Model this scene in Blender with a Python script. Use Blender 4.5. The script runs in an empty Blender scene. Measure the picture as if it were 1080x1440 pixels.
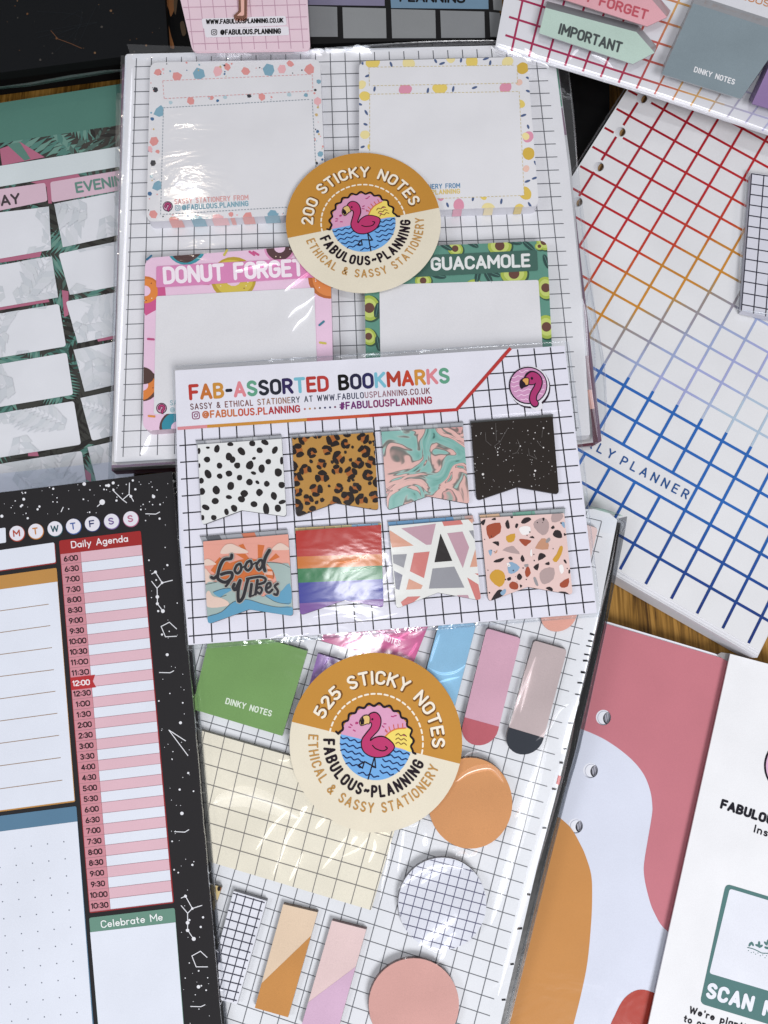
import bpy, math, random
from mathutils import Vector
from mathutils.geometry import tessellate_polygon

random.seed(7)
scene = bpy.context.scene
COL = scene.collection
R = math.radians

# ------------------------------------------------------------------ camera
TILT = 13.0
CAM_H = 0.31
FPX = 1040.0                      # focal length in pixels of the 1080 x 1440 photograph
cam_d = bpy.data.cameras.new("camera")
cam = bpy.data.objects.new("camera", cam_d)
COL.objects.link(cam)
cam_d.sensor_fit = 'VERTICAL'
cam_d.sensor_height = 36.0
cam_d.lens = 36.0 * FPX / 1440.0
cam_d.clip_start = 0.01
cam_d.clip_end = 20.0
cam.location = (0, 0, CAM_H)
cam.rotation_euler = (R(TILT), 0, 0)
scene.camera = cam

# ------------------------------------------------------------------ world and lamps
world = bpy.data.worlds.new("World")
scene.world = world
world.use_nodes = True
bg = world.node_tree.nodes["Background"]
bg.inputs["Color"].default_value = (0.93, 0.95, 1.0, 1)
bg.inputs["Strength"].default_value = 0.20


def lamp(name, loc, size, watts, color, target=(0, 0.02, 0)):
    d = bpy.data.lights.new(name, 'AREA')
    d.shape = 'DISK'
    d.size = size
    d.energy = watts
    d.color = color
    o = bpy.data.objects.new(name, d)
    COL.objects.link(o)
    o.location = loc
    o.rotation_euler = (Vector(target) - Vector(loc)).to_track_quat('-Z', 'Y').to_euler()
    return o


lamp("ceiling_lamp", (-0.04, -0.02, 1.15), 0.05, 1.35, (0.97, 0.98, 1.0))
lamp("ceiling_panel_front", (0.48, -0.90, 1.05), 0.60, 12.5, (0.98, 0.978, 1.0), (0.03, -0.05, 0))
lamp("ceiling_panel_side", (-1.05, -0.20, 1.05), 0.45, 3.0, (0.93, 0.95, 1.0))
lamp("ceiling_spot_back", (-0.42, 1.03, 1.15), 0.03, 0.36, (1.0, 0.86, 0.70))

scene.view_settings.view_transform = 'Standard'
scene.view_settings.look = 'None'
scene.view_settings.exposure = 0.40
scene.view_settings.gamma = 1.0
scene.view_settings.use_curve_mapping = False

# ------------------------------------------------------------------ materials
MATS = {}


def lin(c):
    c = c / 255.0
    return c / 12.92 if c <= 0.04045 else ((c + 0.055) / 1.055) ** 2.4


def mat(rgb, kind='paper'):
    """A printed surface of one ink colour (sRGB 0-255): paper, film (under tight cellophane), gloss (laminated)."""
    key = (tuple(rgb), kind)
    if key in MATS:
        return MATS[key]
    m = bpy.data.materials.new("%s_%02x%02x%02x" % ((kind,) + tuple(int(v) for v in rgb)))
    m.use_nodes = True
    nt = m.node_tree
    N, L = nt.nodes, nt.links
    b = N["Principled BSDF"]
    base = [lin(v) for v in rgb]
    sat = (max(base) - min(base)) / (max(base) + 1e-6)
    base = tuple(v * (1 - .04 * sat) for v in base)               # printed inks are duller than the swatch values
    tc = N.new("ShaderNodeTexCoord")
    n1 = N.new("ShaderNodeTexNoise")
    n1.inputs["Scale"].default_value = 3200 if kind != 'card' else 900
    n1.inputs["Detail"].default_value = 2
    n2 = N.new("ShaderNodeTexNoise")
    n2.inputs["Scale"].default_value = 45
    n2.inputs["Detail"].default_value = 3
    L.new(tc.outputs["Object"], n1.inputs["Vector"])
    L.new(tc.outputs["Object"], n2.inputs["Vector"])
    add = N.new("ShaderNodeMath"); add.operation = 'ADD'
    L.new(n1.outputs["Fac"], add.inputs[0]); L.new(n2.outputs["Fac"], add.inputs[1])
    mr = N.new("ShaderNodeMapRange")
    mr.inputs["From Min"].default_value = 0.6; mr.inputs["From Max"].default_value = 1.4
    amp = {'paper': 0.07, 'film': 0.07, 'gloss': 0.06, 'note': 0.12}.get(kind, 0.05)
    mr.inputs["To Min"].default_value = 1 - amp; mr.inputs["To Max"].default_value = 1 + amp
    L.new(add.outputs[0], mr.inputs["Value"])
    mx = N.new("ShaderNodeMix"); mx.data_type = 'RGBA'; mx.blend_type = 'MULTIPLY'
    mx.inputs["Factor"].default_value = 1.0
    mx.inputs["A"].default_value = (*base, 1)
    L.new(mr.outputs["Result"], mx.inputs["B"])
    L.new(mx.outputs["Result"], b.inputs["Base Color"])
    b.inputs["Roughness"].default_value = 0.62
    b.inputs["Specular IOR Level"].default_value = 0.16
    if kind in ('film', 'note', 'gloss'):
        b.inputs["Coat Weight"].default_value = {'film': 0.6, 'note': 0.5, 'gloss': 0.4}[kind]
        b.inputs["Coat Roughness"].default_value = {'film': 0.10, 'note': 0.12, 'gloss': 0.15}[kind]
        # cellophane: long shallow wrinkles and a fine crinkle
        mp = N.new("ShaderNodeMapping")
        mp.inputs["Rotation"].default_value = (0, 0, R(35))
        mp.inputs["Scale"].default_value = (34, 60, 30)
        L.new(tc.outputs["Object"], mp.inputs["Vector"])
        n3 = N.new("ShaderNodeTexNoise")
        n3.inputs["Scale"].default_value = 1.0
        n3.inputs["Detail"].default_value = 3.0
        n3.inputs["Distortion"].default_value = 0.8
        L.new(mp.outputs["Vector"], n3.inputs["Vector"])
        bp = N.new("ShaderNodeBump")
        bp.inputs["Strength"].default_value = {'film': 0.11, 'note': 0.10, 'gloss': 0.07}[kind]
        bp.inputs["Distance"].default_value = 0.004
        L.new(n3.outputs["Fac"], bp.inputs["Height"])
        L.new(bp.outputs["Normal"], b.inputs["Coat Normal"])
    MATS[key] = m
    return m


def film_mat(name="clear_film", density=0.10, tint=(0.95, 0.96, 0.97), wrinkle=1.0, rough=0.10, top=0.4):
    if name in MATS:
        return MATS[name]
    m = bpy.data.materials.new(name)
    m.use_nodes = True
    nt = m.node_tree
    N, L = nt.nodes, nt.links
    N.remove(N["Principled BSDF"])
    out = N["Material Output"]
    tr = N.new("ShaderNodeBsdfTransparent"); tr.inputs["Color"].default_value = (*tint, 1)
    gl = N.new("ShaderNodeBsdfGlossy"); gl.inputs["Roughness"].default_value = rough
    tc = N.new("ShaderNodeTexCoord")
    n3 = N.new("ShaderNodeTexNoise"); n3.inputs["Scale"].default_value = 140; n3.inputs["Detail"].default_value = 3
    L.new(tc.outputs["Object"], n3.inputs["Vector"])
    bp = N.new("ShaderNodeBump"); bp.inputs["Strength"].default_value = 0.35 * wrinkle; bp.inputs["Distance"].default_value = 0.002
    L.new(n3.outputs["Fac"], bp.inputs["Height"])
    L.new(bp.outputs["Normal"], gl.inputs["Normal"])
    lw = N.new("ShaderNodeLayerWeight"); lw.inputs["Blend"].default_value = 0.35
    L.new(bp.outputs["Normal"], lw.inputs["Normal"])
    mr = N.new("ShaderNodeMapRange")
    mr.inputs["To Min"].default_value = density; mr.inputs["To Max"].default_value = top
    L.new(lw.outputs["Facing"], mr.inputs["Value"])
    L.new(mr.outputs["Result"], gl.inputs["Color"])              # thin film: what it mirrors is added to what shows through
    mix = N.new("ShaderNodeAddShader")
    L.new(tr.outputs[0], mix.inputs[0]); L.new(gl.outputs[0], mix.inputs[1])
    L.new(mix.outputs[0], out.inputs["Surface"])
    MATS[name] = m
    return m


def metal_mat(name, rgb, rough=0.25):
    if name in MATS:
        return MATS[name]
    m = bpy.data.materials.new(name)
    m.use_nodes = True
    b = m.node_tree.nodes["Principled BSDF"]
    b.inputs["Base Color"].default_value = (*[lin(v) for v in rgb], 1)
    b.inputs["Metallic"].default_value = 1.0
    b.inputs["Roughness"].default_value = rough
    MATS[name] = m
    return m


def wood_mat():
    m = bpy.data.materials.new("oak_wood")
    m.use_nodes = True
    nt = m.node_tree
    N, L = nt.nodes, nt.links
    b = N["Principled BSDF"]
    tc = N.new("ShaderNodeTexCoord")
    mp = N.new("ShaderNodeMapping"); mp.inputs["Scale"].default_value = (700, 40, 1)
    mp.inputs["Rotation"].default_value = (0, 0, R(4))
    L.new(tc.outputs["Object"], mp.inputs["Vector"])
    n = N.new("ShaderNodeTexNoise"); n.inputs["Scale"].default_value = 1; n.inputs["Detail"].default_value = 6
    n.inputs["Distortion"].default_value = 0.6
    L.new(mp.outputs["Vector"], n.inputs["Vector"])
    mp2 = N.new("ShaderNodeMapping"); mp2.inputs["Scale"].default_value = (60, 5, 1)
    L.new(tc.outputs["Object"], mp2.inputs["Vector"])
    n2 = N.new("ShaderNodeTexNoise"); n2.inputs["Scale"].default_value = 1; n2.inputs["Detail"].default_value = 4
    L.new(mp2.outputs["Vector"], n2.inputs["Vector"])
    ad = N.new("ShaderNodeMath"); ad.operation = 'ADD'
    L.new(n.outputs["Fac"], ad.inputs[0]); L.new(n2.outputs["Fac"], ad.inputs[1])
    rp = N.new("ShaderNodeValToRGB")
    e = rp.color_ramp.elements
    e[0].position = 0.36; e[0].color = (lin(70), lin(44), lin(10), 1)
    e[1].position = 0.62; e[1].color = (lin(176), lin(132), lin(66), 1)
    k = rp.color_ramp.elements.new(0.5); k.color = (lin(138), lin(100), lin(42), 1)
    hf = N.new("ShaderNodeMath"); hf.operation = 'MULTIPLY'; hf.inputs[1].default_value = 0.5
    L.new(ad.outputs[0], hf.inputs[0])
    L.new(hf.outputs[0], rp.inputs["Fac"])
    L.new(rp.outputs["Color"], b.inputs["Base Color"])
    b.inputs["Roughness"].default_value = 0.5
    b.inputs["Specular IOR Level"].default_value = 0.2
    bp = N.new("ShaderNodeBump"); bp.inputs["Strength"].default_value = 0.3; bp.inputs["Distance"].default_value = 0.0004
    L.new(n.outputs["Fac"], bp.inputs["Height"]); L.new(bp.outputs["Normal"], b.inputs["Normal"])
    return m


def marble_mat(name, stops, scale, warp, rough=0.3, coat=0.5, lines=True, veins=0.62):
    """Poured-ink marbling: bands of colour bent by noise, with dark hairlines."""
    m = bpy.data.materials.new(name)
    m.use_nodes = True
    nt = m.node_tree
    N, L = nt.nodes, nt.links
    b = N["Principled BSDF"]
    tc = N.new("ShaderNodeTexCoord")
    w1 = N.new("ShaderNodeTexNoise"); w1.inputs["Scale"].default_value = scale * .8; w1.inputs["Detail"].default_value = 2.0
    L.new(tc.outputs["Object"], w1.inputs["Vector"])
    vm = N.new("ShaderNodeVectorMath"); vm.operation = 'MULTIPLY_ADD'
    vm.inputs[1].default_value = (.03, .045, 0)
    L.new(w1.outputs["Color"], vm.inputs[0]); L.new(tc.outputs["Object"], vm.inputs[2])
    n = N.new("ShaderNodeTexNoise"); n.inputs["Scale"].default_value = scale; n.inputs["Detail"].default_value = 3.0
    n.inputs["Distortion"].default_value = warp
    L.new(vm.outputs[0], n.inputs["Vector"])
    rp = N.new("ShaderNodeValToRGB")
    el = rp.color_ramp.elements
    while len(el) > 1:
        el.remove(el[-1])
    el[0].position = stops[0][0]; el[0].color = (*[lin(v) for v in stops[0][1]], 1)
    for p, c in stops[1:]:
        k = el.new(p); k.color = (*[lin(v) for v in c], 1)
    L.new(n.outputs["Fac"], rp.inputs["Fac"])
    col = rp.outputs["Color"]
    if lines:
        ml = N.new("ShaderNodeMath"); ml.operation = 'MULTIPLY'; ml.inputs[1].default_value = 60.0
        L.new(n.outputs["Fac"], ml.inputs[0])
        sn = N.new("ShaderNodeMath"); sn.operation = 'SINE'; L.new(ml.outputs[0], sn.inputs[0])
        r2 = N.new("ShaderNodeMapRange"); r2.inputs["From Min"].default_value = veins; r2.inputs["From Max"].default_value = 1.0
        r2.inputs["To Max"].default_value = 0.75
        L.new(sn.outputs[0], r2.inputs["Value"])
        mx = N.new("ShaderNodeMix"); mx.data_type = 'RGBA'
        L.new(r2.outputs["Result"], mx.inputs["Factor"]); L.new(col, mx.inputs["A"])
        mx.inputs["B"].default_value = (lin(26), lin(66), lin(62), 1)
        col = mx.outputs["Result"]
    L.new(col, b.inputs["Base Color"])
    b.inputs["Roughness"].default_value = rough
    b.inputs["Coat Weight"].default_value = coat
    b.inputs["Coat Roughness"].default_value = 0.2
    MATS[name] = m
    return m


# ------------------------------------------------------------------ flat surfaces seen by the camera
CT, ST = math.cos(R(TILT)), math.sin(R(TILT))


def ray(px, py):
    x, y, z = (px - 540.0) / FPX, -(py - 720.0) / FPX, -1.0
    return Vector((x, y * CT - z * ST, y * ST + z * CT))


class Surf:
    """A flat sheet lying on the table: Surf(0.02) is level at that height, Surf([(px, py, z) x 3]) is a tilted one."""

    def __init__(self, z):
        if isinstance(z, (int, float)):
            self.o = Vector((0, 0, z)); self.n = Vector((0, 0, 1))
        else:
            w = []
            for px, py, zz in z:
                d = ray(px, py)
                w.append(Vector((0, 0, CAM_H)) + d * ((zz - CAM_H) / d.z))
            self.o = w[0]
            self.n = (w[1] - w[0]).cross(w[2] - w[0]).normalized()
            if self.n.z < 0:
                self.n.negate()

    def P(self, p, dz=0.0):
        d = ray(p[0], p[1])
        c = Vector((0, 0, CAM_H))
        t = (self.o - c).dot(self.n) / d.dot(self.n)
        return c + d * t + self.n * dz

    def up(self, dz):
        s = Surf(0.0)
        s.o = self.o + self.n * dz; s.n = self.n.copy()
        return s


def homography(src, dst):
    A = []
    for (u, v), (x, y) in zip(src, dst):
        A.append([u, v, 1, 0, 0, 0, -u * x, -v * x, x])
        A.append([0, 0, 0, u, v, 1, -u * y, -v * y, y])
    n = 8
    for i in range(n):
        k = max(range(i, n), key=lambda r: abs(A[r][i]))
        A[i], A[k] = A[k], A[i]
        for r in range(n):
            if r != i:
                f = A[r][i] / A[i][i]
                A[r] = [a - f * b for a, b in zip(A[r], A[i])]
    h = [A[i][8] / A[i][i] for i in range(n)]

    def f(u, v):
        w = h[6] * u + h[7] * v + 1
        return ((h[0] * u + h[1] * v + h[2]) / w, (h[3] * u + h[4] * v + h[5]) / w)
    return f


def zoom(ox, oy, k):
    return lambda *pts: [(ox + x / k, oy + y / k) for x, y in pts]


# ------------------------------------------------------------------ 2D helpers
def ell(c, rx, ry=None, rot=0.0, n=28, a0=0.0, a1=360.0):
    ry = rx if ry is None else ry
    cr, sr = math.cos(R(rot)), math.sin(R(rot))
    full = abs(a1 - a0) >= 359.9
    out = []
    for i in range(n if full else n + 1):
        a = R(a0 + (a1 - a0) * i / n)
        x, y = rx * math.cos(a), ry * math.sin(a)
        out.append((c[0] + x * cr - y * sr, c[1] + x * sr + y * cr))
    return out


def smooth(pts, n=6, closed=True):
    out = []
    m = len(pts)
    rng = range(m) if closed else range(m - 1)
    for i in rng:
        if closed:
            p0, p1, p2, p3 = pts[i - 1], pts[i], pts[(i + 1) % m], pts[(i + 2) % m]
        else:
            p0, p1, p2, p3 = pts[max(i - 1, 0)], pts[i], pts[i + 1], pts[min(i + 2, m - 1)]
        for k in range(n):
            t = k / n
            out.append(tuple(0.5 * (2 * p1[j] + (p2[j] - p0[j]) * t + (2 * p0[j] - 5 * p1[j] + 4 * p2[j] - p3[j]) * t * t
                                    + (3 * p1[j] - p0[j] - 3 * p2[j] + p3[j]) * t ** 3) for j in (0, 1)))
    if not closed:
        out.append(pts[-1])
    return out


def rounded(pts, r, n=5):
    """A polygon with rounded corners; r is one radius or one per corner."""
    m = len(pts)
    rr = [r] * m if isinstance(r, (int, float)) else r
    out = []
    for i in range(m):
        p, a, b = Vector(pts[i]), Vector(pts[i - 1]), Vector(pts[(i + 1) % m])
        if rr[i] <= 0:
            out.append(tuple(p)); continue
        da, db = (a - p), (b - p)
        k = min(rr[i], da.length * .49, db.length * .49)
        s, e = p + da.normalized() * k, p + db.normalized() * k
        for j in range(n + 1):
            t = j / n
            q = s * (1 - t) ** 2 + p * 2 * t * (1 - t) + e * t * t
            out.append((q.x, q.y))
    return out


def inside(p, poly):
    x, y = p
    c = False
    for i in range(len(poly)):
        (x1, y1), (x2, y2) = poly[i - 1], poly[i]
        if (y1 > y) != (y2 > y) and x < (x2 - x1) * (y - y1) / (y2 - y1) + x1:
            c = not c
    return c


def area2(poly):
    return sum(poly[i - 1][0] * poly[i][1] - poly[i][0] * poly[i - 1][1] for i in range(len(poly)))


def clip(poly, conv):
    """Sutherland-Hodgman: poly inside the convex polygon conv."""
    s = 1 if area2(conv) > 0 else -1
    out = list(poly)
    for i in range(len(conv)):
        a, b = conv[i - 1], conv[i]
        nx = []
        if not out:
            return []
        for j in range(len(out)):
            p, q = out[j - 1], out[j]
            sp = s * ((b[0] - a[0]) * (p[1] - a[1]) - (b[1] - a[1]) * (p[0] - a[0]))
            sq = s * ((b[0] - a[0]) * (q[1] - a[1]) - (b[1] - a[1]) * (q[0] - a[0]))
            if (sp >= 0) != (sq >= 0):
                t = sp / (sp - sq)
                nx.append((p[0] + (q[0] - p[0]) * t, p[1] + (q[1] - p[1]) * t))
            if sq >= 0:
                nx.append(q)
        out = nx
    return out if len(out) >= 3 else []


def blob(c, r, k=7, rough=0.3, rot=None, sx=1.0, sy=1.0, rnd=random, sm=0):
    a0 = rnd.random() * 6.28 if rot is None else R(rot)
    pts = []
    for i in range(k):
        a = 6.283 * i / k
        q = r * (1 - rough * rnd.random())
        x, y = q * sx * math.cos(a), q * sy * math.sin(a)
        pts.append((c[0] + x * math.cos(a0) - y * math.sin(a0), c[1] + x * math.sin(a0) + y * math.cos(a0)))
    return smooth(pts, sm) if sm else pts


# ------------------------------------------------------------------ mesh builder
STEP = 5.0e-5
JIT = 5.0e-7


class MB:
    """Collects printed shapes and solids as one mesh."""

    def __init__(self):
        self.v, self.f, self.mi, self.mats, self.cnt = [], [], [], [], 0

    def m(self, mt):
        if mt not in self.mats:
            self.mats.append(mt)
        return self.mats.index(mt)

    def dz(self, layer):
        self.cnt += 1
        return layer * STEP + (self.cnt % 89) * JIT

    def poly(self, s, pts, mt, layer=0, holes=None, conv=None, T=None, at=None):
        if T:
            pts = [T(*p) for p in pts]
        if conv is not None:
            convs = conv if isinstance(conv[0][0], (tuple, list)) else [conv]
            for cv in convs:
                q = clip(pts, cv)
                if q:
                    self.poly(s, q, mt, layer)
            return
        d = self.dz(layer) if at is None else at
        i0 = len(self.v)
        loops = [pts] + (holes or [])
        for lp in loops:
            self.v += [s.P(p, d) for p in lp]
        k = self.m(mt)
        if not holes and len(pts) <= 4:
            idx = list(range(i0, i0 + len(pts)))
            if area2(pts) > 0:
                idx.reverse()
            self.f.append(idx); self.mi.append(k)
        else:
            tris = tessellate_polygon([[Vector((x, y, 0)) for x, y in lp] for lp in loops])
            flat = [p for lp in loops for p in lp]
            for t in tris:
                t = list(t)
                if area2([flat[j] for j in t]) > 0:
                    t.reverse()
                self.f.append([i0 + j for j in t]); self.mi.append(k)

    def stroke(self, s, pts, w, mt, layer=0, T=None, closed=False, caps=True, conv=None):
        """A line of width w drawn with rounded ends."""
        pts = [p for i, p in enumerate(pts) if i == 0 or math.dist(p, pts[i - 1]) > 1e-7]
        if len(pts) < 2:
            return
        if not closed:                                    # split at sharp corners
            for i in range(1, len(pts) - 1):
                a, b, c = Vector(pts[i - 1]), Vector(pts[i]), Vector(pts[i + 1])
                if (b - a).normalized().dot((c - b).normalized()) < 0.25:
                    self.stroke(s, pts[:i + 1], w, mt, layer, T, False, caps, conv)
                    self.stroke(s, pts[i:], w, mt, layer, T, False, caps, conv)
                    return
        n = len(pts)
        lt, rt = [], []
        for i in range(n):
            p = Vector(pts[i])
            a = Vector(pts[i - 1]) if (i > 0 or closed) else None
            b = Vector(pts[(i + 1) % n]) if (i < n - 1 or closed) else None
            da = (p - a).normalized() if a is not None else (b - p).normalized()
            db = (b - p).normalized() if b is not None else da
            t = (da + db).normalized()
            nn = Vector((-t.y, t.x))
            k = w / 2 / max(0.5, nn.dot(Vector((-da.y, da.x))))
            lt.append(tuple(p + nn * k)); rt.append(tuple(p - nn * k))
        quads = []
        for i in range(n if closed else n - 1):
            j = (i + 1) % n
            quads.append([lt[i], lt[j], rt[j], rt[i]])
        if caps and not closed:
            for e, o in ((0, 1), (n - 1, n - 2)):
                d = Vector(pts[e]) - Vector(pts[o])
                a = math.degrees(math.atan2(d.y, d.x))
                quads.append(ell(pts[e], w / 2, w / 2, 0, 7, a - 90, a + 90))
        d = self.dz(layer)
        for q in quads:
            if conv is not None:
                self.poly(s, q, mt, layer, conv=conv)
            else:
                self.poly(s, q, mt, layer, T=T, at=d)

    def line(self, s, a, b, w, mt, layer=0, conv=None):
        self.stroke(s, [a, b], w, mt, layer, caps=False, conv=conv)

    def prism(self, s, pts, t, side, top=None, off=(0, 0), layer=0):
        """A stack of sheets: top outline on s, sides down by t; off (px) shears the foot of the stack."""
        d = self.dz(layer)
        if area2(pts) > 0:
            pts = list(reversed(pts))
        if top is not None:
            self.poly(s, pts, top, layer, at=d)
        low = s.up(-t)
        tv = [s.P(p, d) for p in pts]
        if off == (0, 0):
            bv = [Vector((p.x, p.y, p.z - t)) for p in tv]
        else:
            bv = [low.P((p[0] + off[0], p[1] + off[1])) for p in pts]
        i0 = len(self.v)
        n = len(pts)
        self.v += tv + bv
        k = self.m(side)
        for i in range(n):
            j = (i + 1) % n
            self.f.append([i0 + i, i0 + n + i, i0 + n + j, i0 + j]); self.mi.append(k)

    def ridge(self, s, pts, w, h, mt, segs=6):
        """A standing crease of film: a low arched rib along pts (px), w px wide, h metres high, tapering to its ends."""
        n = len(pts)
        i0 = len(self.v)
        for i, p in enumerate(pts):
            a = Vector(pts[max(i - 1, 0)]); b = Vector(pts[min(i + 1, n - 1)])
            t = (b - a).normalized(); nn = Vector((-t.y, t.x))
            tp = max(0.08, math.sin(math.pi * (i + .15) / (n - 0.7)) ** 0.7)
            for j in range(segs + 1):
                f = j / segs
                q = Vector(p) + nn * (f - .5) * w * tp
                self.v.append(s.P((q.x, q.y), h * tp * math.sin(math.pi * f) + 2e-4))
        k = self.m(mt)
        for i in range(n - 1):
            for j in range(segs):
                a = i0 + i * (segs + 1) + j
                self.f.append([a, a + 1, a + segs + 2, a + segs + 1]); self.mi.append(k)

    def build(self, name, parent=None, base=None, shade=False):
        me = bpy.data.meshes.new(name)
        o = bpy.data.objects.new(name, me)
        COL.objects.link(o)
        if parent is not None:
            o.parent = parent
            org = parent.location
        else:
            xs = [p.x for p in self.v]; ys = [p.y for p in self.v]
            org = base or Vector(((min(xs) + max(xs)) / 2, (min(ys) + max(ys)) / 2, min(p.z for p in self.v)))
            o.location = org
        me.from_pydata([tuple(p - org) for p in self.v], [], self.f)
        for mt in self.mats:
            me.materials.append(mt)
        me.polygons.foreach_set("material_index", self.mi)
        if shade:
            me.polygons.foreach_set("use_smooth", [True] * len(me.polygons))
        me.update()
        return o


def thing(name, label, cat, loc, group=None):
    o = bpy.data.objects.new(name, None)
    COL.objects.link(o)
    o.location = loc
    o.empty_display_size = 0.01
    return tag(o, label, cat, group)


def tag(o, label, cat, group=None, kind=None):
    o['label'] = label; o['category'] = cat
    if group: o['group'] = group
    if kind: o['kind'] = kind
    return o


def foot(s, pts, t):
    c = (sum(p[0] for p in pts) / len(pts), sum(p[1] for p in pts) / len(pts))
    return s.P(c, -t)


# ------------------------------------------------------------------ lettering: a rounded single-stroke alphabet
def arc(cx, cy, rx, ry, a0, a1, n=7):
    return [(cx + rx * math.cos(R(a0 + (a1 - a0) * i / n)), cy + ry * math.sin(R(a0 + (a1 - a0) * i / n))) for i in range(n + 1)]


def O_(w=.54, y0=0., y1=1.):
    r = w / 2
    ry = min(r * 1.0, (y1 - y0) / 2)
    return arc(r, y1 - ry, r, ry, 0, 180) + arc(r, y0 + ry, r, ry, 180, 360)


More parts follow.
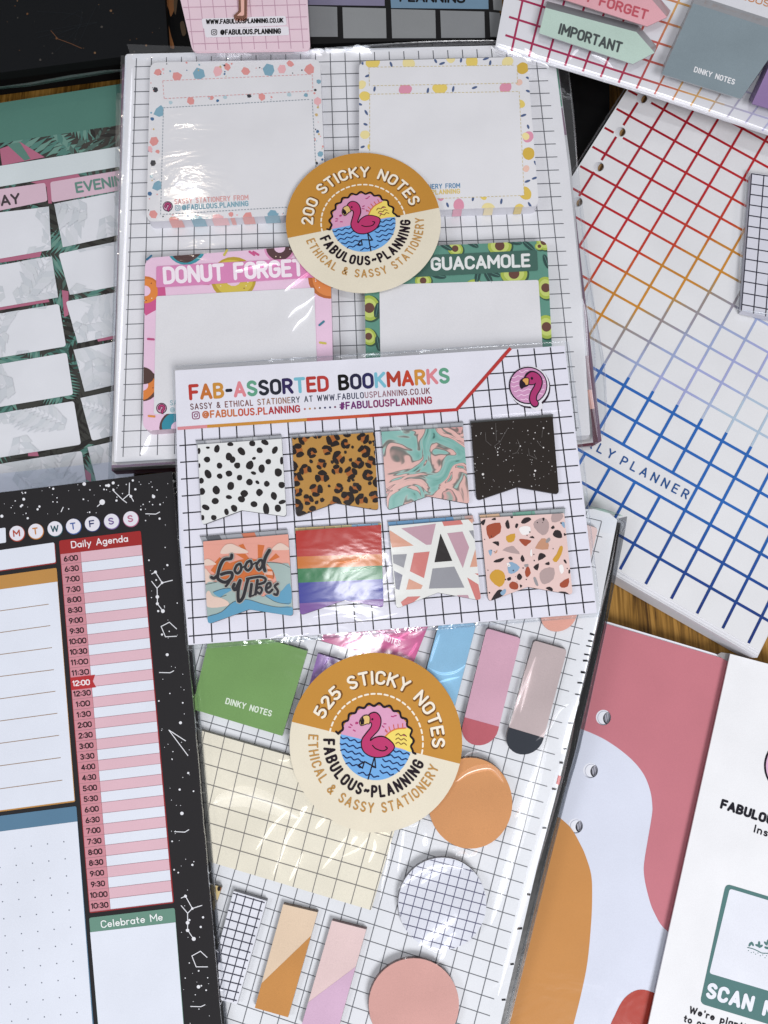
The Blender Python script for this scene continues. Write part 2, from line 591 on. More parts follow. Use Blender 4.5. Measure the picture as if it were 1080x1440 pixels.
GL = {
    ' ': (.30, []),
    'A': (.60, [[(0, 0), (.3, 1), (.6, 0)], [(.1, .3), (.5, .3)]]),
    'B': (.52, [[(.26, .53), (0, .53), (0, 1), (.26, 1)] + arc(.26, .765, .22, .235, 90, -90), [(0, .53), (0, 0), (.27, 0)] + arc(.27, .265, .25, .265, -90, 90)]),
    'C': (.53, [arc(.27, .73, .27, .27, 12, 180) + arc(.27, .27, .27, .27, 180, 348)]),
    'D': (.54, [[(0, 0), (0, 1), (.24, 1)] + arc(.24, .7, .3, .3, 90, 0) + arc(.24, .3, .3, .3, 0, -90) + [(0, 0)]]),
    'E': (.46, [[(.46, 1), (0, 1), (0, 0), (.46, 0)], [(0, .52), (.4, .52)]]),
    'F': (.46, [[(.46, 1), (0, 1), (0, 0)], [(0, .5), (.4, .5)]]),
    'G': (.55, [arc(.27, .73, .27, .27, 15, 180) + arc(.27, .27, .27, .27, 180, 360) + [(.54, .48), (.3, .48)]]),
    'H': (.54, [[(0, 0), (0, 1)], [(.54, 0), (.54, 1)], [(0, .5), (.54, .5)]]),
    'I': (.06, [[(.03, 0), (.03, 1)]]),
    'K': (.54, [[(0, 0), (0, 1)], [(.52, 1), (.02, .45)], [(.16, .6), (.54, 0)]]),
    'L': (.44, [[(0, 1), (0, 0), (.44, 0)]]),
    'M': (.70, [[(0, 0), (0, 1), (.35, .35), (.7, 1), (.7, 0)]]),
    'N': (.56, [[(0, 0), (0, 1), (.56, 0), (.56, 1)]]),
    'O': (.54, ['c', O_()]),
    'P': (.50, [[(0, 0), (0, 1), (.25, 1)] + arc(.25, .73, .25, .27, 90, -90) + [(0, .46)]]),
    'R': (.52, [[(0, 0), (0, 1), (.25, 1)] + arc(.25, .74, .25, .26, 90, -90) + [(0, .48)], [(.26, .48), (.52, 0)]]),
    'S': (.50, [arc(.25, .745, .235, .255, 25, 200) + [(.1, .58), (.4, .42)] + arc(.25, .255, .245, .255, 20, -155)]),
    'T': (.54, [[(0, 1), (.54, 1)], [(.27, 1), (.27, 0)]]),
    'U': (.54, [[(0, 1)] + arc(.27, .27, .27, .27, 180, 360) + [(.54, 1)]]),
    'V': (.58, [[(0, 1), (.29, 0), (.58, 1)]]),
    'W': (.84, [[(0, 1), (.2, 0), (.42, .9), (.64, 0), (.84, 1)]]),
    'Y': (.56, [[(0, 1), (.28, .46), (.56, 1)], [(.28, .46), (.28, 0)]]),
    '0': (.52, ['c', O_(.52)]), '1': (.2, [[(.0, .82), (.16, 1), (.16, 0)]]),
    '2': (.5, [arc(.25, .74, .24, .26, 165, -20) + [(.0, 0), (.5, 0)]]),
    '3': (.48, [arc(.22, .76, .22, .24, 150, -90), arc(.22, .27, .25, .27, 90, -150)]),
    '4': (.54, [[(.4, 0), (.4, 1), (0, .28), (.54, .28)]]),
    '5': (.5, [[(.46, 1), (.06, 1), (.03, .56)] + arc(.22, .31, .27, .3, 120, -150)]),
    '6': (.5, ['c', arc(.25, .27, .25, .27, 0, 360, 14)[:-1], [(.02, .33), (.12, .66), (.34, 1)]]),
    '7': (.5, [[(0, 1), (.5, 1), (.16, 0)]]),
    '8': (.5, ['c', arc(.25, .76, .2, .24, 0, 360, 14)[:-1], 'c', arc(.25, .27, .25, .26, 0, 360, 14)[:-1]]),
    '9': (.5, ['c', arc(.25, .73, .25, .27, 0, 360, 14)[:-1], [(.48, .67), (.38, .34), (.16, 0)]]),
    ':': (.06, [[(.03, .16), (.03, .2)], [(.03, .62), (.03, .66)]]),
    '.': (.06, [[(.03, .0), (.03, .03)]]), "'": (.06, [[(.03, 1), (.03, .8)]]),
    '-': (.3, [[(.02, .46), (.28, .46)]]),
    '~': (.42, [[(0, .42), (.1, .54), (.21, .5), (.32, .42), (.42, .54)]]),
    '&': (.62, [[(.6, 0), (.14, .62)] + arc(.27, .81, .16, .17, 215, -40) + [(.06, .38)] + arc(.22, .22, .22, .22, 150, 300) + [(.56, .42)]]),
    '#': (.6, [[(.16, 0), (.28, 1)], [(.38, 0), (.5, 1)], [(.02, .68), (.6, .68)], [(0, .32), (.56, .32)]]),
    '@': (.84, ['c', arc(.42, .46, .17, .2, 0, 360, 12)[:-1], [(.6, .68), (.6, .34)] + arc(.69, .34, .09, .1, 180, 360, 5) + arc(.42, .48, .4, .5, 5, 300, 16)]),
    'a': (.44, ['c', arc(.21, .3, .21, .3, 0, 360, 14)[:-1], [(.43, .6), (.43, 0)]]),
    'b': (.44, ['c', arc(.22, .3, .21, .3, 0, 360, 14)[:-1], [(0, 1), (0, 0)]]),
    'd': (.44, ['c', arc(.21, .3, .21, .3, 0, 360, 14)[:-1], [(.43, 1), (.43, 0)]]),
    'e': (.44, [[(.03, .31), (.43, .31)] + arc(.22, .3, .21, .3, 5, 320, 12)]),
    'g': (.44, ['c', arc(.21, .3, .21, .3, 0, 360, 14)[:-1], [(.43, .6), (.43, -.12)] + arc(.22, -.12, .21, .2, 0, -150, 6)]),
    'i': (.06, [[(.03, 0), (.03, .6)], [(.03, .86), (.03, .88)]]),
    'l': (.06, [[(.03, 0), (.03, 1)]]),
    'n': (.42, [[(0, 0), (0, .6)], [(0, .38)] + arc(.21, .38, .21, .22, 180, 0) + [(.42, 0)]]),
    'o': (.44, ['c', arc(.22, .3, .22, .3, 0, 360, 14)[:-1]]),
    'p': (.44, ['c', arc(.22, .3, .21, .3, 0, 360, 14)[:-1], [(0, .6), (0, -.35)]]),
    'r': (.26, [[(0, 0), (0, .6)], [(0, .36)] + arc(.2, .38, .2, .22, 180, 70)]),
    's': (.36, [arc(.18, .45, .16, .15, 30, 210) + arc(.18, .15, .17, .15, 60, -150)]),
    't': (.30, [[(.13, .9), (.13, .14)] + arc(.25, .14, .12, .14, 180, 270, 3), [(0, .6), (.3, .6)]]),
    'y': (.44, [[(0, .6), (.22, .04)], [(.44, .6), (.1, -.34)]]),
}


def glyph_strokes(ch):
    out, closed = [], False
    for s in GL[ch][1]:
        if s == 'c':
            closed = True
            continue
        out.append((s, closed)); closed = False
    return out


def text(mb, s, st, p0, p1, h, w, mats, layer=3, gap=.2, up=None, T=None):
    """Lettering from baseline point p0 to p1, cap height h; mats: one material or one per letter."""
    adv = sum(GL[c][0] + gap for c in st) - gap
    ex = Vector(p1) - Vector(p0)
    ln = ex.length
    ex = ex.normalized()
    uv = Vector(up).normalized() if up else Vector((ex.y, -ex.x))
    sx = ln / adv
    x = 0.0
    for i, c in enumerate(st):
        mt = mats[i % len(mats)] if isinstance(mats, list) else mats
        for pts, cl in glyph_strokes(c):
            q = [tuple(Vector(p0) + ex * ((x + a) * sx) + uv * (b * h)) for a, b in pts]
            mb.stroke(s, q, w, mt, layer, T=T, closed=cl)
        x += GL[c][0] + gap


def text_arc(mb, s, T, st, r, a0, a1, h, w, mt, layer, gap=.24, outward=True):
    """Lettering round a circle of radius r (unit frame, degrees); outward: tops point away from the centre."""
    adv = sum(GL[c][0] + gap for c in st) - gap
    tot = R(a1 - a0) * r
    sx = abs(tot) / adv
    x = 0.0
    for c in st:
        wd = GL[c][0]
        a = R(a0) + (R(a1 - a0)) * ((x + wd / 2) / adv)
        rad = Vector((math.cos(a), math.sin(a)))
        upv = rad if outward else -rad
        exv = Vector((upv.y, -upv.x))
        o = rad * (r if outward else r + h)
        for pts, cl in glyph_strokes(c):
            q = [tuple(o + exv * ((px - wd / 2) * sx) + upv * (py * h)) for px, py in pts]
            mb.stroke(s, q, w, mt, layer, T=T, closed=cl)
        x += wd + gap


def insta(mb, s, c, r, mt, layer=3, rot=0):
    mb.stroke(s, rounded(rot4(c, r, r, rot), r * .6), r * .28, mt, layer, closed=True)
    mb.stroke(s, ell(c, r * .48, n=12), r * .26, mt, layer, closed=True)
    mb.poly(s, ell((c[0] + r * .55, c[1] - r * .55), r * .14, n=6), mt, layer)


def rot4(c, a, b, rot):
    cr, sr = math.cos(R(rot)), math.sin(R(rot))
    return [(c[0] + x * cr - y * sr, c[1] + x * sr + y * cr) for x, y in ((-a, -b), (a, -b), (a, b), (-a, b))]


def dashed(mb, s, pts, w, mt, layer, on=3.2, off=2.2):
    for i in range(len(pts)):
        a, b = Vector(pts[i]), Vector(pts[(i + 1) % len(pts)])
        ln = (b - a).length
        d = (b - a).normalized()
        x = 0
        while x < ln - on:
            mb.line(s, tuple(a + d * x), tuple(a + d * (x + on)), w, mt, layer)
            x += on + off


# shared inks
WHITE = (226, 226, 230)
BLACK = (22, 21, 22)
FILM = film_mat("clear_film", 0.07)
EDGE = film_mat("film_edge", 0.08, (0.72, 0.74, 0.76), .22, 0.2, .5)
CREASE = film_mat("film_crease", 0.30, (0.985, 0.985, 0.985), 0.4, 0.25, .6)
SHEEN = film_mat("film_sheen", 0.15, (0.99, 0.99, 0.99), 0.3, 0.38, .35)


def flange(mb, s, pts, w, mt, drop=-1e-4):
    """A welded border of film along pts."""
    s2 = s.up(drop)
    mb.stroke(s2, pts, w, mt, 1, caps=False)


def tube(mb, s, pts, w, h, mt):
    mb.ridge(s, pts, w, h, mt, 5)


exec_order = []

# ================================================================== THE TABLE
mb = MB()
tb = Surf(0.0)
me = bpy.data.meshes.new("table")
table = bpy.data.objects.new("table", me)
COL.objects.link(table)
x0, x1, y0, y1, zt = -0.75, 0.75, -0.6, 0.75, -0.028
me.from_pydata([(x, y, z) for z in (0, zt) for x, y in ((x0, y0), (x1, y0), (x1, y1), (x0, y1))], [],
               [(0, 1, 2, 3), (7, 6, 5, 4), (0, 4, 5, 1), (1, 5, 6, 2), (2, 6, 7, 3), (3, 7, 4, 0)])
me.materials.append(wood_mat())
tag(table, "brown oak table top with straight grain showing between the stationery", "table", kind='structure')

# ------------------------------------------------------------------ black things at the back edge
s = Surf(0.007)
mb = MB()
pts = [(690, 20), (857, 20), (857.5, 330), (690, 330)]
mb.prism(s, pts, 0.007, mat((6, 6, 7)), mat((6, 6, 7)))  # black slab added in the gap between note pack and planner
tag(mb.build("black_slab"), "plain black flat slab under the edges of large note pack and rainbow planner", "box")

s = Surf(0.012)
t = thing("marbled_notebook", "black notebook with copper foil marbling, wedged behind the speckled black notebook", "notebook", foot(s, [(180, -60), (330, 70)], .012), "black foil notebooks")
mb = MB()
pts = rounded([(150, -90), (285, -90), (312, 92), (170, 92)], 5)
mb.prism(s, pts, 0.012, mat((9, 9, 9)), mat((10, 10, 11)))
gold = mat((150, 100, 62), 'gloss')
z1 = zoom(0, 0, 3)
mb.poly(s, smooth(z1((690, -30), (735, -30), (740, 20), (722, 70), (712, 40), (700, 10)), 5), gold, 2)
mb.poly(s, smooth(z1((668, 120), (690, 95), (708, 100), (722, 150), (735, 205), (700, 190), (672, 160)), 5), gold, 2)
mb.poly(s, smooth(z1((760, 100), (775, 92), (785, 140), (770, 150)), 5), mat((96, 76, 54), 'gloss'), 2)
mb.poly(s, smooth(z1((735, -20), (750, -20), (742, 60), (734, 40)), 5), mat((96, 76, 54), 'gloss'), 2)
mb.build("cover", t)

s = Surf(0.021)
t = thing("speckled_notebook", "black notebook flecked with tiny copper specks above the palm leaf pad", "notebook", foot(s, [(0, -60), (200, 90)], .021), "black foil notebooks")
mb = MB()
pts = rounded([(-120, -110), (224, -110), (237, 71), (-120, 118)], [0, 0, 7, 0])
mb.prism(s, pts, 0.004, mat((9, 9, 10)), mat((15, 17, 20)))
for i in range(60):
    p = (random.uniform(-60, 232), random.uniform(-60, 105))
    if inside(p, pts):
        mb.poly(s, blob(p, random.choice((.5, .7, .9, 1.3, 2.0)), 6), mat(random.choice(((110, 84, 60), (70, 66, 62), (96, 66, 42)))), 2)
mb.stroke(s, z1((215, 130), (245, 165), (300, 185), (345, 205)), .7, mat((110, 74, 50)), 2)
for k in range(5):
    mb.stroke(s, smooth([(random.uniform(0, 210), random.uniform(5, 70)) for _ in range(2)] + [(random.uniform(0, 210), random.uniform(5, 90))], 4, False), .5, mat((30, 34, 38)), 1)
mb.build("cover", t)
mb = MB()
mb.prism(s.up(-.004), [(-120, -100), (218, -100), (231, 66), (-120, 112)], 0.015, mat((10, 10, 11)), mat((12, 12, 12)))
mb.build("page_block", t)
mb = MB()
mb.ridge(s.up(-.006), [(-60, 131), (40, 121), (100, 111), (150, 103), (190, 98)], 3, .002, EDGE)
mb.build("film_edge", t)

# ------------------------------------------------------------------ swatch pack: black frame with grey, lilac and blue squares
s = Surf(0.022)
t = thing("colour_swatch_pack", "black framed pack of grey, lilac and blue squares under crinkled film at the back", "stationery pack", foot(s, [(436, -80), (690, 55)], .022))
mb = MB()
pts = [(410, -120), (700, -120), (703, 53), (437, 62)]
mb.prism(s, pts, 0.012, mat((10, 10, 11)), mat((14, 13, 14), 'gloss'))
mb.build("frame_board", t)
f = homography([(0, 0), (1, 0), (1, 1), (0, 1)], [(432, 12), (706, 16), (706, 54), (437, 52)])
for (a, b, c, d, col) in [(433, 8.5, 474, 52, (132, 134, 136)), (481.5, 10.5, 542.5, 54, (140, 142, 143)), (550, 13, 612, 54, (136, 138, 139)), (619, 15, 681, 53.5, (133, 135, 137)), (688, 17, 703, 52, (120, 122, 124))]:
    mb = MB()
    mb.poly(s, [(a, b), (c, b + 1.5), (c + 1, d), (a + 1.5, d)], mat(col, 'film'), 2)
    mb.build("swatch", t)
for (a, c, b, col, n) in [(425, 541, 7, (126, 121, 146), 0), (550, 687, 11.5, (112, 141, 164), 1), (694, 706, 14, (136, 138, 139), 0)]:
    mb = MB()
    mb.poly(s, [(a - 5, -70), (c - 2, -70), (c, b + 1.5), (a, b)], mat(col, 'film'), 2)
    if n:
        text(mb, s, "PLANNING", (563, 1.5), (653, 3.5), 11, 3.0, mat(BLACK), 3)
    mb.build("swatch", t)

# ------------------------------------------------------------------ palm leaf planner pad (far side of the table)
s = Surf(0.008)
zA, zB = zoom(0, 0, 3), zoom(0, 320, 3)
t = thing("palm_leaf_planner_pad", "tear-off planner pad with teal header and palm leaf grid of white boxes", "planner pad", foot(s, [(-60, 140), (165, 690)], .008))
outer = [(-160, 170), (176, 117), (182, 700), (-60, 735)]
mb = MB()
mb.prism(s, outer, 0.008, mat((210, 212, 212)), mat((84, 126, 114)))
base = [(-160, 226), (176, 175), (182, 700), (-60, 735)]
leafbg = (62, 62, 58)
mb.poly(s, base, mat(leafbg, 'gloss'), 1)


def frond(mb, s, c, ang, ln, cols, layer, conv, n=15, kind='gloss', bw=.10):
    d = Vector((math.cos(R(ang)), math.sin(R(ang))))
    nn = Vector((-d.y, d.x))
    for i in range(n):
        f = (i + 1) / n
        q = Vector(c) + d * (ln * f) + nn * (ln * .12 * math.sin(f * 2))
        bl = ln * .55 * math.sin(math.pi * (.15 + .8 * (1 - f)))
        for sg in (1, -1):
            e = (d * .75 + nn * sg).normalized()
            m = Vector((-e.y, e.x))
            w = ln * bw * .35
            mb.poly(s, [tuple(q), tuple(q + e * bl * .4 + m * w), tuple(q + e * bl), tuple(q + e * bl * .4 - m * w)], mat(cols[(i + (sg > 0)) % len(cols)], kind), layer, conv=conv)


rl = random.Random(3)
for k in range(46):
    c = (rl.uniform(-40, 190), rl.uniform(190, 700))
    cols = rl.choice([[(84, 128, 118), (62, 96, 88)], [(66, 62, 58), (80, 104, 96)], [(84, 128, 118), (108, 146, 134)], [(60, 60, 56), (44, 42, 40)]])
    frond(mb, s, c, rl.uniform(0, 360), rl.uniform(60, 110), cols, 2 + k % 4 * .75, base, 14)
for k, pp in enumerate([zA((0, 630), (85, 600), (190, 665), (10, 700)), zA((130, 770), (330, 735), (345, 755), (200, 790)), [(205, 190), (240, 180), (260, 240), (190, 260)],
                        zA((195, 770), (214, 770), (220, 860), (205, 860)), zB((0, 125), (180, 95), (170, 125), (0, 150)), zB((0, 325), (200, 290), (210, 315), (0, 350)),
                        zB((262, 265), (290, 270), (290, 370), (272, 380)), zB((410, 470), (485, 455), (485, 470), (415, 482)), zB((120, 940), (155, 935), (165, 965), (120, 965)), zB((360, 1020), (385, 1040), (385, 1075), (360, 1060))]):
    mb.poly(s, pp, mat((178, 106, 130), 'gloss'), 5, conv=base)
mb.poly(s, zA((30, 612), (85, 602), (130, 672), (105, 680)), mat((90, 130, 118), 'gloss'), 6, conv=base)
mb.poly(s, zA((-60, 712), (505, 620), (507, 705), (-60, 800)), mat((208, 216, 218), 'gloss'), 6)
pk = mat((214, 184, 198), 'gloss')
mb.poly(s, rounded(zA((-40, 806), (192, 773), (202, 850), (-40, 898)), 3.5), pk, 6)
mb.poly(s, rounded(zA((213, 770), (560, 712), (562, 795), (220, 856)), 3.5), pk, 6)
text(mb, s, "DAY", (-10, 291), (28, 286), 12.5, 3.0, mat((70, 62, 66)), 8)
text(mb, s, "EVENING", (109, 271), (187, 258), 12.5, 3.0, mat((104, 140, 130)), 8)
rows = [((-40, 303.5), (67, 292), (74, 288), (190, 267))]
gl_ = [[(-40, 373), (74, 353.5), (83, 350), (190, 328)], [(-40, 441), (84, 420.5), (93, 417), (190, 400)], [(-40, 512), (95, 489), (104, 485), (190, 468)],
       [(-40, 581), (105, 557), (114, 553), (190, 537)], [(-40, 652), (116, 627), (124, 622), (190, 607)], [(-40, 722), (126, 700), (134, 696), (190, 680)]]
tops = [[(-40, 304), (70, 291.5), (77, 288), (190, 266)]] + [[(a[0], a[1] + 7.5) for a in g] for g in gl_[:-1]]
bots = [[(a[0], a[1] - 1.5) for a in g] for g in gl_]
cellw = mat((222, 223, 228), 'film')
fl = [(206, 209, 213), (200, 204, 209), (210, 212, 217)]
for a, b in zip(tops, bots):
    for i, j in ((0, 1), (2, 3)):
        dx = 2 if i == 0 else 3
        cell = [a[i], a[j], (b[j][0] - (2 if i == 0 else 0), b[j][1]), (b[i][0] + 5, b[i][1])]
        cell = [a[i], (a[j][0] - .5, a[j][1]), (b[j][0] - 1.5, b[j][1]), (b[i][0] + (6 if i == 2 else 0), b[i][1])]
        rc = rounded(cell, 4)
        mb.poly(s, rc, cellw, 8)
        for k in range(6):
            c = (rl.uniform(cell[0][0] + 10, cell[1][0]), rl.uniform(cell[0][1] - 10, cell[2][1] + 10))
            if c[0] > -10:
                frond(mb, s, c, rl.uniform(0, 360), rl.uniform(70, 120), fl, 9 + k, cell, 12, 'film', .17)
mb.build("printed_sheet", t)
mb = MB()
flange(mb, s.up(.001), [(168, 118), (164, 400), (156, 690)], 9, EDGE)
mb.poly(s.up(.0012), [(-60, 672), (200, 645), (240, 664), (-60, 704)], film_mat("blue_film", .12, (.86, .89, .95)), 0)
mb.build("film_sleeve", t)

# ------------------------------------------------------------------ starry daily agenda pad
s = Surf([(100, 670, .026), (100, 1440, .0155), (300, 670, .026)])
t = thing("daily_agenda_pad", "black daily agenda pad dotted with white stars and a red timetable", "planner pad", foot(s, [(-100, 700), (300, 1440)], .012))
outer = [(-160, 712), (242, 663), (247, 700), (317, 1500), (-160, 1560)]
mb = MB()
mb.prism(s, outer, 0.012, mat((40, 40, 42)), mat((34, 32, 34), 'gloss'))
zC, zD, zE = zoom(0, 660, 1080 / 260), zoom(0, 900, 3), zoom(0, 1080, 3)
sheet = mat((220, 224, 234), 'gloss')
star = mat((226, 226, 230), 'gloss')
rs = random.Random(11)
bands = [[(0, 693), (238, 667), (241, 716), (0, 732)], [(203, 722), (241, 716), (300, 1440), (262, 1440), (247, 1290)]]
pairs = []
for bnd, n in ((bands[0], 70), (bands[1], 85)):
    k = 0
    while k < n:
        p = (rs.uniform(0, 310), rs.uniform(664, 1440))
        if inside(p, bnd):
            mb.poly(s, ell(p, rs.choice((.45, .45, .55, .6, .8, .9, 1.2, 1.6)), n=9), star, 2); k += 1
for c, r in [(zC((598, 192))[0], 3.9), (zC((635, 95))[0], 2.3), (zC((662, 80))[0], 2.1), (zC((493, 86))[0], 2.5), (zC((898, 160))[0], 2.3), (zC((140, 175))[0], 2), (zC((12, 274))[0], 2.2),
             (zD((706, 62))[0], 2.1), (zD((768, 731))[0], 2.4), (zD((762, 349))[0], 2.1), (zE((838, 922))[0], 2.5), (zE((818, 720))[0], 2.8), (zE((792, 652))[0], 2.6), (zE((792, 684))[0], 2.4),
             (zC((952, 828))[0], 2.7), (zC((920, 745))[0], 2.5), (zC((920, 785))[0], 2.1), (zC((909, 600))[0], 2.1), (zE((783, 540))[0], 2.1), (zC((948, 663))[0], 1.8), (zE((812, 592))[0], 1.8), (zC((765, 158))[0], 2.0)]:
    mb.poly(s, ell(c, r, n=14), star, 3)
for pl in [zC((665, 127), (717, 178), (755, 145), (757, 80)), zC((717, 178), (740, 195)), zC((755, 145), (765, 158), (780, 187)), zC((852, 260), (910, 262), (933, 250)),
           zC((887, 612), (908, 600), (948, 663), (1008, 648)), zC((887, 655), (918, 695), (948, 663)), zC((918, 695), (920, 745), (920, 785), (952, 828)),
           zC((990, 893), (942, 918), (967, 978), (1032, 975)), zC((990, 893), (1032, 932)), zD((673, 137), (718, 138), (733, 130)), zD((713, 380), (783, 425)), zD((713, 380), (793, 487)),
           zD((737, 808), (780, 810), (797, 800)), zE((765, 548), (783, 540), (812, 592), (852, 579)), zE((765, 580), (792, 612), (812, 592)), zE((792, 612), (792, 652), (792, 683), (817, 720)),
           zE((846, 772), (810, 792), (828, 838), (876, 838)), zE((846, 772), (874, 798)), zE((805, 1005), (848, 1006), (865, 998)), zC((598, 192), (570, 217)), zC((358, 248), (370, 222))]:
    mb.stroke(s, pl, 1.15, star, 3)
# day buttons
for (p, c, ch) in [((24, 750), (176, 74, 52), 'M'), ((50.5, 747), (196, 128, 62), 'T'), ((77.5, 743.5), (40, 84, 92), 'W'), ((103.5, 740), (74, 100, 160), 'T'), ((130, 736.5), (48, 56, 104), 'F'), ((157, 733), (118, 92, 150), 'S'), ((184, 729.5), (186, 110, 140), 'S')]:
    mb.poly(s, ell((p[0] + .3, p[1] + .6), 11.2, 11.2), mat(c, 'gloss'), 2)
    mb.poly(s, ell(p, 10.4, 10.4), mat((224, 222, 230), 'gloss'), 3)
    w = {'M': 8, 'W': 9.5}.get(ch, 6)
    text(mb, s, ch, (p[0] - w / 2, p[1] + 4.4), (p[0] + w / 2, p[1] + 3.6), 8, 1.7, mat(c), 5)
mb.poly(s, rounded([(-60, 751), (8, 742), (8.8, 763), (-60, 772)], 2), sheet, 2)
# header box and lined box
mb.poly(s, rounded([(-60, 783.5), (77.5, 763.5), (79.5, 792.5), (-60, 812)], 2.5), mat((150, 52, 50), 'gloss'), 2)
mb.poly(s, rounded([(-60, 782.5), (76.5, 762.8), (78.6, 791), (-60, 810.5)], 2.5), sheet, 3)
mb.poly(s, rounded([(-60, 818), (79.8, 798.5), (106, 1127.5), (-60, 1149.5)], 2.5), mat((188, 138, 74), 'gloss'), 2)
mb.poly(s, [(-60, 837), (81, 818), (105, 1125.5), (-60, 1147.5)], sheet, 3)
brown = mat((112, 96, 96))
for a, b in [((-60, 867.5), (68.6, 849.7)), ((-60, 898), (71, 879.8)), ((-60, 928.5), (73.3, 910.7)), ((-60, 959), (76, 941.7)), ((-60, 991), (78.3, 972)), ((-60, 1022), (81, 1003)), ((-60, 1053.5), (83.3, 1034)), ((-60, 1085), (85.7, 1065.3)), ((-60, 1117.5), (88, 1097))]:
    mb.line(s, a, b, .9, mat((150, 118, 84)), 4)
# dotted box
mb.poly(s, rounded([(-60, 1155), (107.5, 1133.5), (139, 1530), (-60, 1560)], 2.5), mat((88, 124, 150), 'gloss'), 2)
mb.poly(s, [(-60, 1177), (109, 1155), (137, 1530), (-60, 1560)], sheet, 3)
for i in range(-2, 6):
    for j in range(0, 13):
        p = (21.3 + 22.7 * i + 1.85 * j + .25 * i, 1192.7 - 3.05 * i + 24.0 * j)
        if p[0] > -30 and p[0] < 112 + 1.9 * j and p[1] < 1470:
            mb.poly(s, ell(p, 1.0, n=8), mat((112, 116, 128)), 4)
# timetable
mb.poly(s, rounded([(83, 760.5), (198.2, 746.3), (245, 1269.5), (126, 1284)], 3), mat((150, 42, 44), 'gloss'), 2)
mb.poly(s, rounded([(83.4, 760.3), (198, 746.6), (199.7, 766.5), (85.3, 780)], [3, 3, 0, 0]), mat((158, 42, 42), 'gloss'), 3)
text(mb, s, "Daily Agenda", (101.5, 770.5), (180, 761.3), 8.6, 1.45, mat((236, 226, 228)), 5)
f = homography([(0, 0), (1, 0), (1, 1), (0, 1)], [(85.5, 779.5), (199, 766.3), (243, 1268), (127, 1282)])
pinkd, pinkl = mat((203, 138, 148), 'gloss'), mat((218, 180, 190), 'gloss')
mb.poly(s, [f(0, 0), f(.245, 0), f(.245, 1), f(0, 1)], pinkd, 4)
times = [(6 + i // 2, '00' if i % 2 == 0 else '30') for i in range(34)]
for i, (hh, mm) in enumerate(times):
    a, b = i / 34, (i + 1) / 34
    mb.poly(s, [f(.248, a), f(1, a), f(1, b), f(.248, b)], pinkl if i % 2 == 0 else sheet, 4)
    mb.line(s, f(0, b), f(1, b), .55, mat((160, 120, 128)), 5)
    st = "%d:%s" % ((hh - 1) % 12 + 1, mm)
    c = f(.125, (a + b) / 2 + .0005)
    w = 18.5 if len(st) == 4 else 23
    if i == 12:
        p = [f(-.005, a - .003), f(.30, a - .003), f(.265, (a + b) / 2), f(.30, b + .003), f(-.005, b + .003)]
        mb.poly(s, p, mat((178, 48, 52), 'gloss'), 5)
    text(mb, s, st, (c[0] - w / 2, c[1] + 4.2), (c[0] + w / 2, c[1] + 2.2), 6.6, 1.5, mat((236, 224, 226)) if i == 12 else mat((40, 24, 30)), 6)
# last box
mb.poly(s, rounded([(125.5, 1290.5), (245.7, 1276.5), (266, 1530), (146, 1540)], 3), mat((104, 142, 126), 'gloss'), 2)
mb.poly(s, [(127, 1310.8), (247, 1296.8), (265, 1530), (147, 1540)], mat((220, 224, 234), 'gloss'), 3)
text(mb, s, "Celebrate Me", (143.5, 1304), (229, 1293.3), 9.2, 1.5, mat((230, 234, 232)), 5)
mb.build("printed_sheet", t)
mb = MB()
fe = [(246, 664), (251, 720), (264, 860), (279, 1020), (293, 1180), (306, 1330), (319, 1470)]
flange(mb, s.up(-.002), fe, 8.5, film_mat("smoky_film", .05, (.30, .31, .33), .12, .25, .3))
rr_ = random.Random(4)
mb.ridge(s.up(.0003), [(x - 4 + rr_.uniform(-.5, .5), y) for x, y in smooth(fe, 8, False)], 1.6, .0008, CREASE)
mb.ridge(s.up(-.001), [(x + 3.5, y) for x, y in smooth(fe, 6, False)], 2.2, .0012, EDGE)
for k in range(26):
    q = rr_.randrange(len(fe) - 1); u = rr_.random()
    x, y = fe[q][0] * (1 - u) + fe[q + 1][0] * u, fe[q][1] * (1 - u) + fe[q + 1][1] * u
    mb.ridge(s.up(.0004), [(x - 4, y), (x - 2, y + rr_.uniform(-3, 3)), (x + rr_.uniform(0, 3), y + rr_.uniform(-4, 4))], 1.4, .0012, CREASE)
mb.build("film_sleeve", t)

# ------------------------------------------------------------------ round seal used on both sticky note packs
LA = 13.5


def LZ(*pts):
    out = []
    for zx, zy in pts:
        x, y = (zx - 533) / 505, (zy - 560) / 525
        c, q = math.cos(R(LA)), math.sin(R(LA))
        out.append((x * c + y * q, x * q - y * c))
    return out


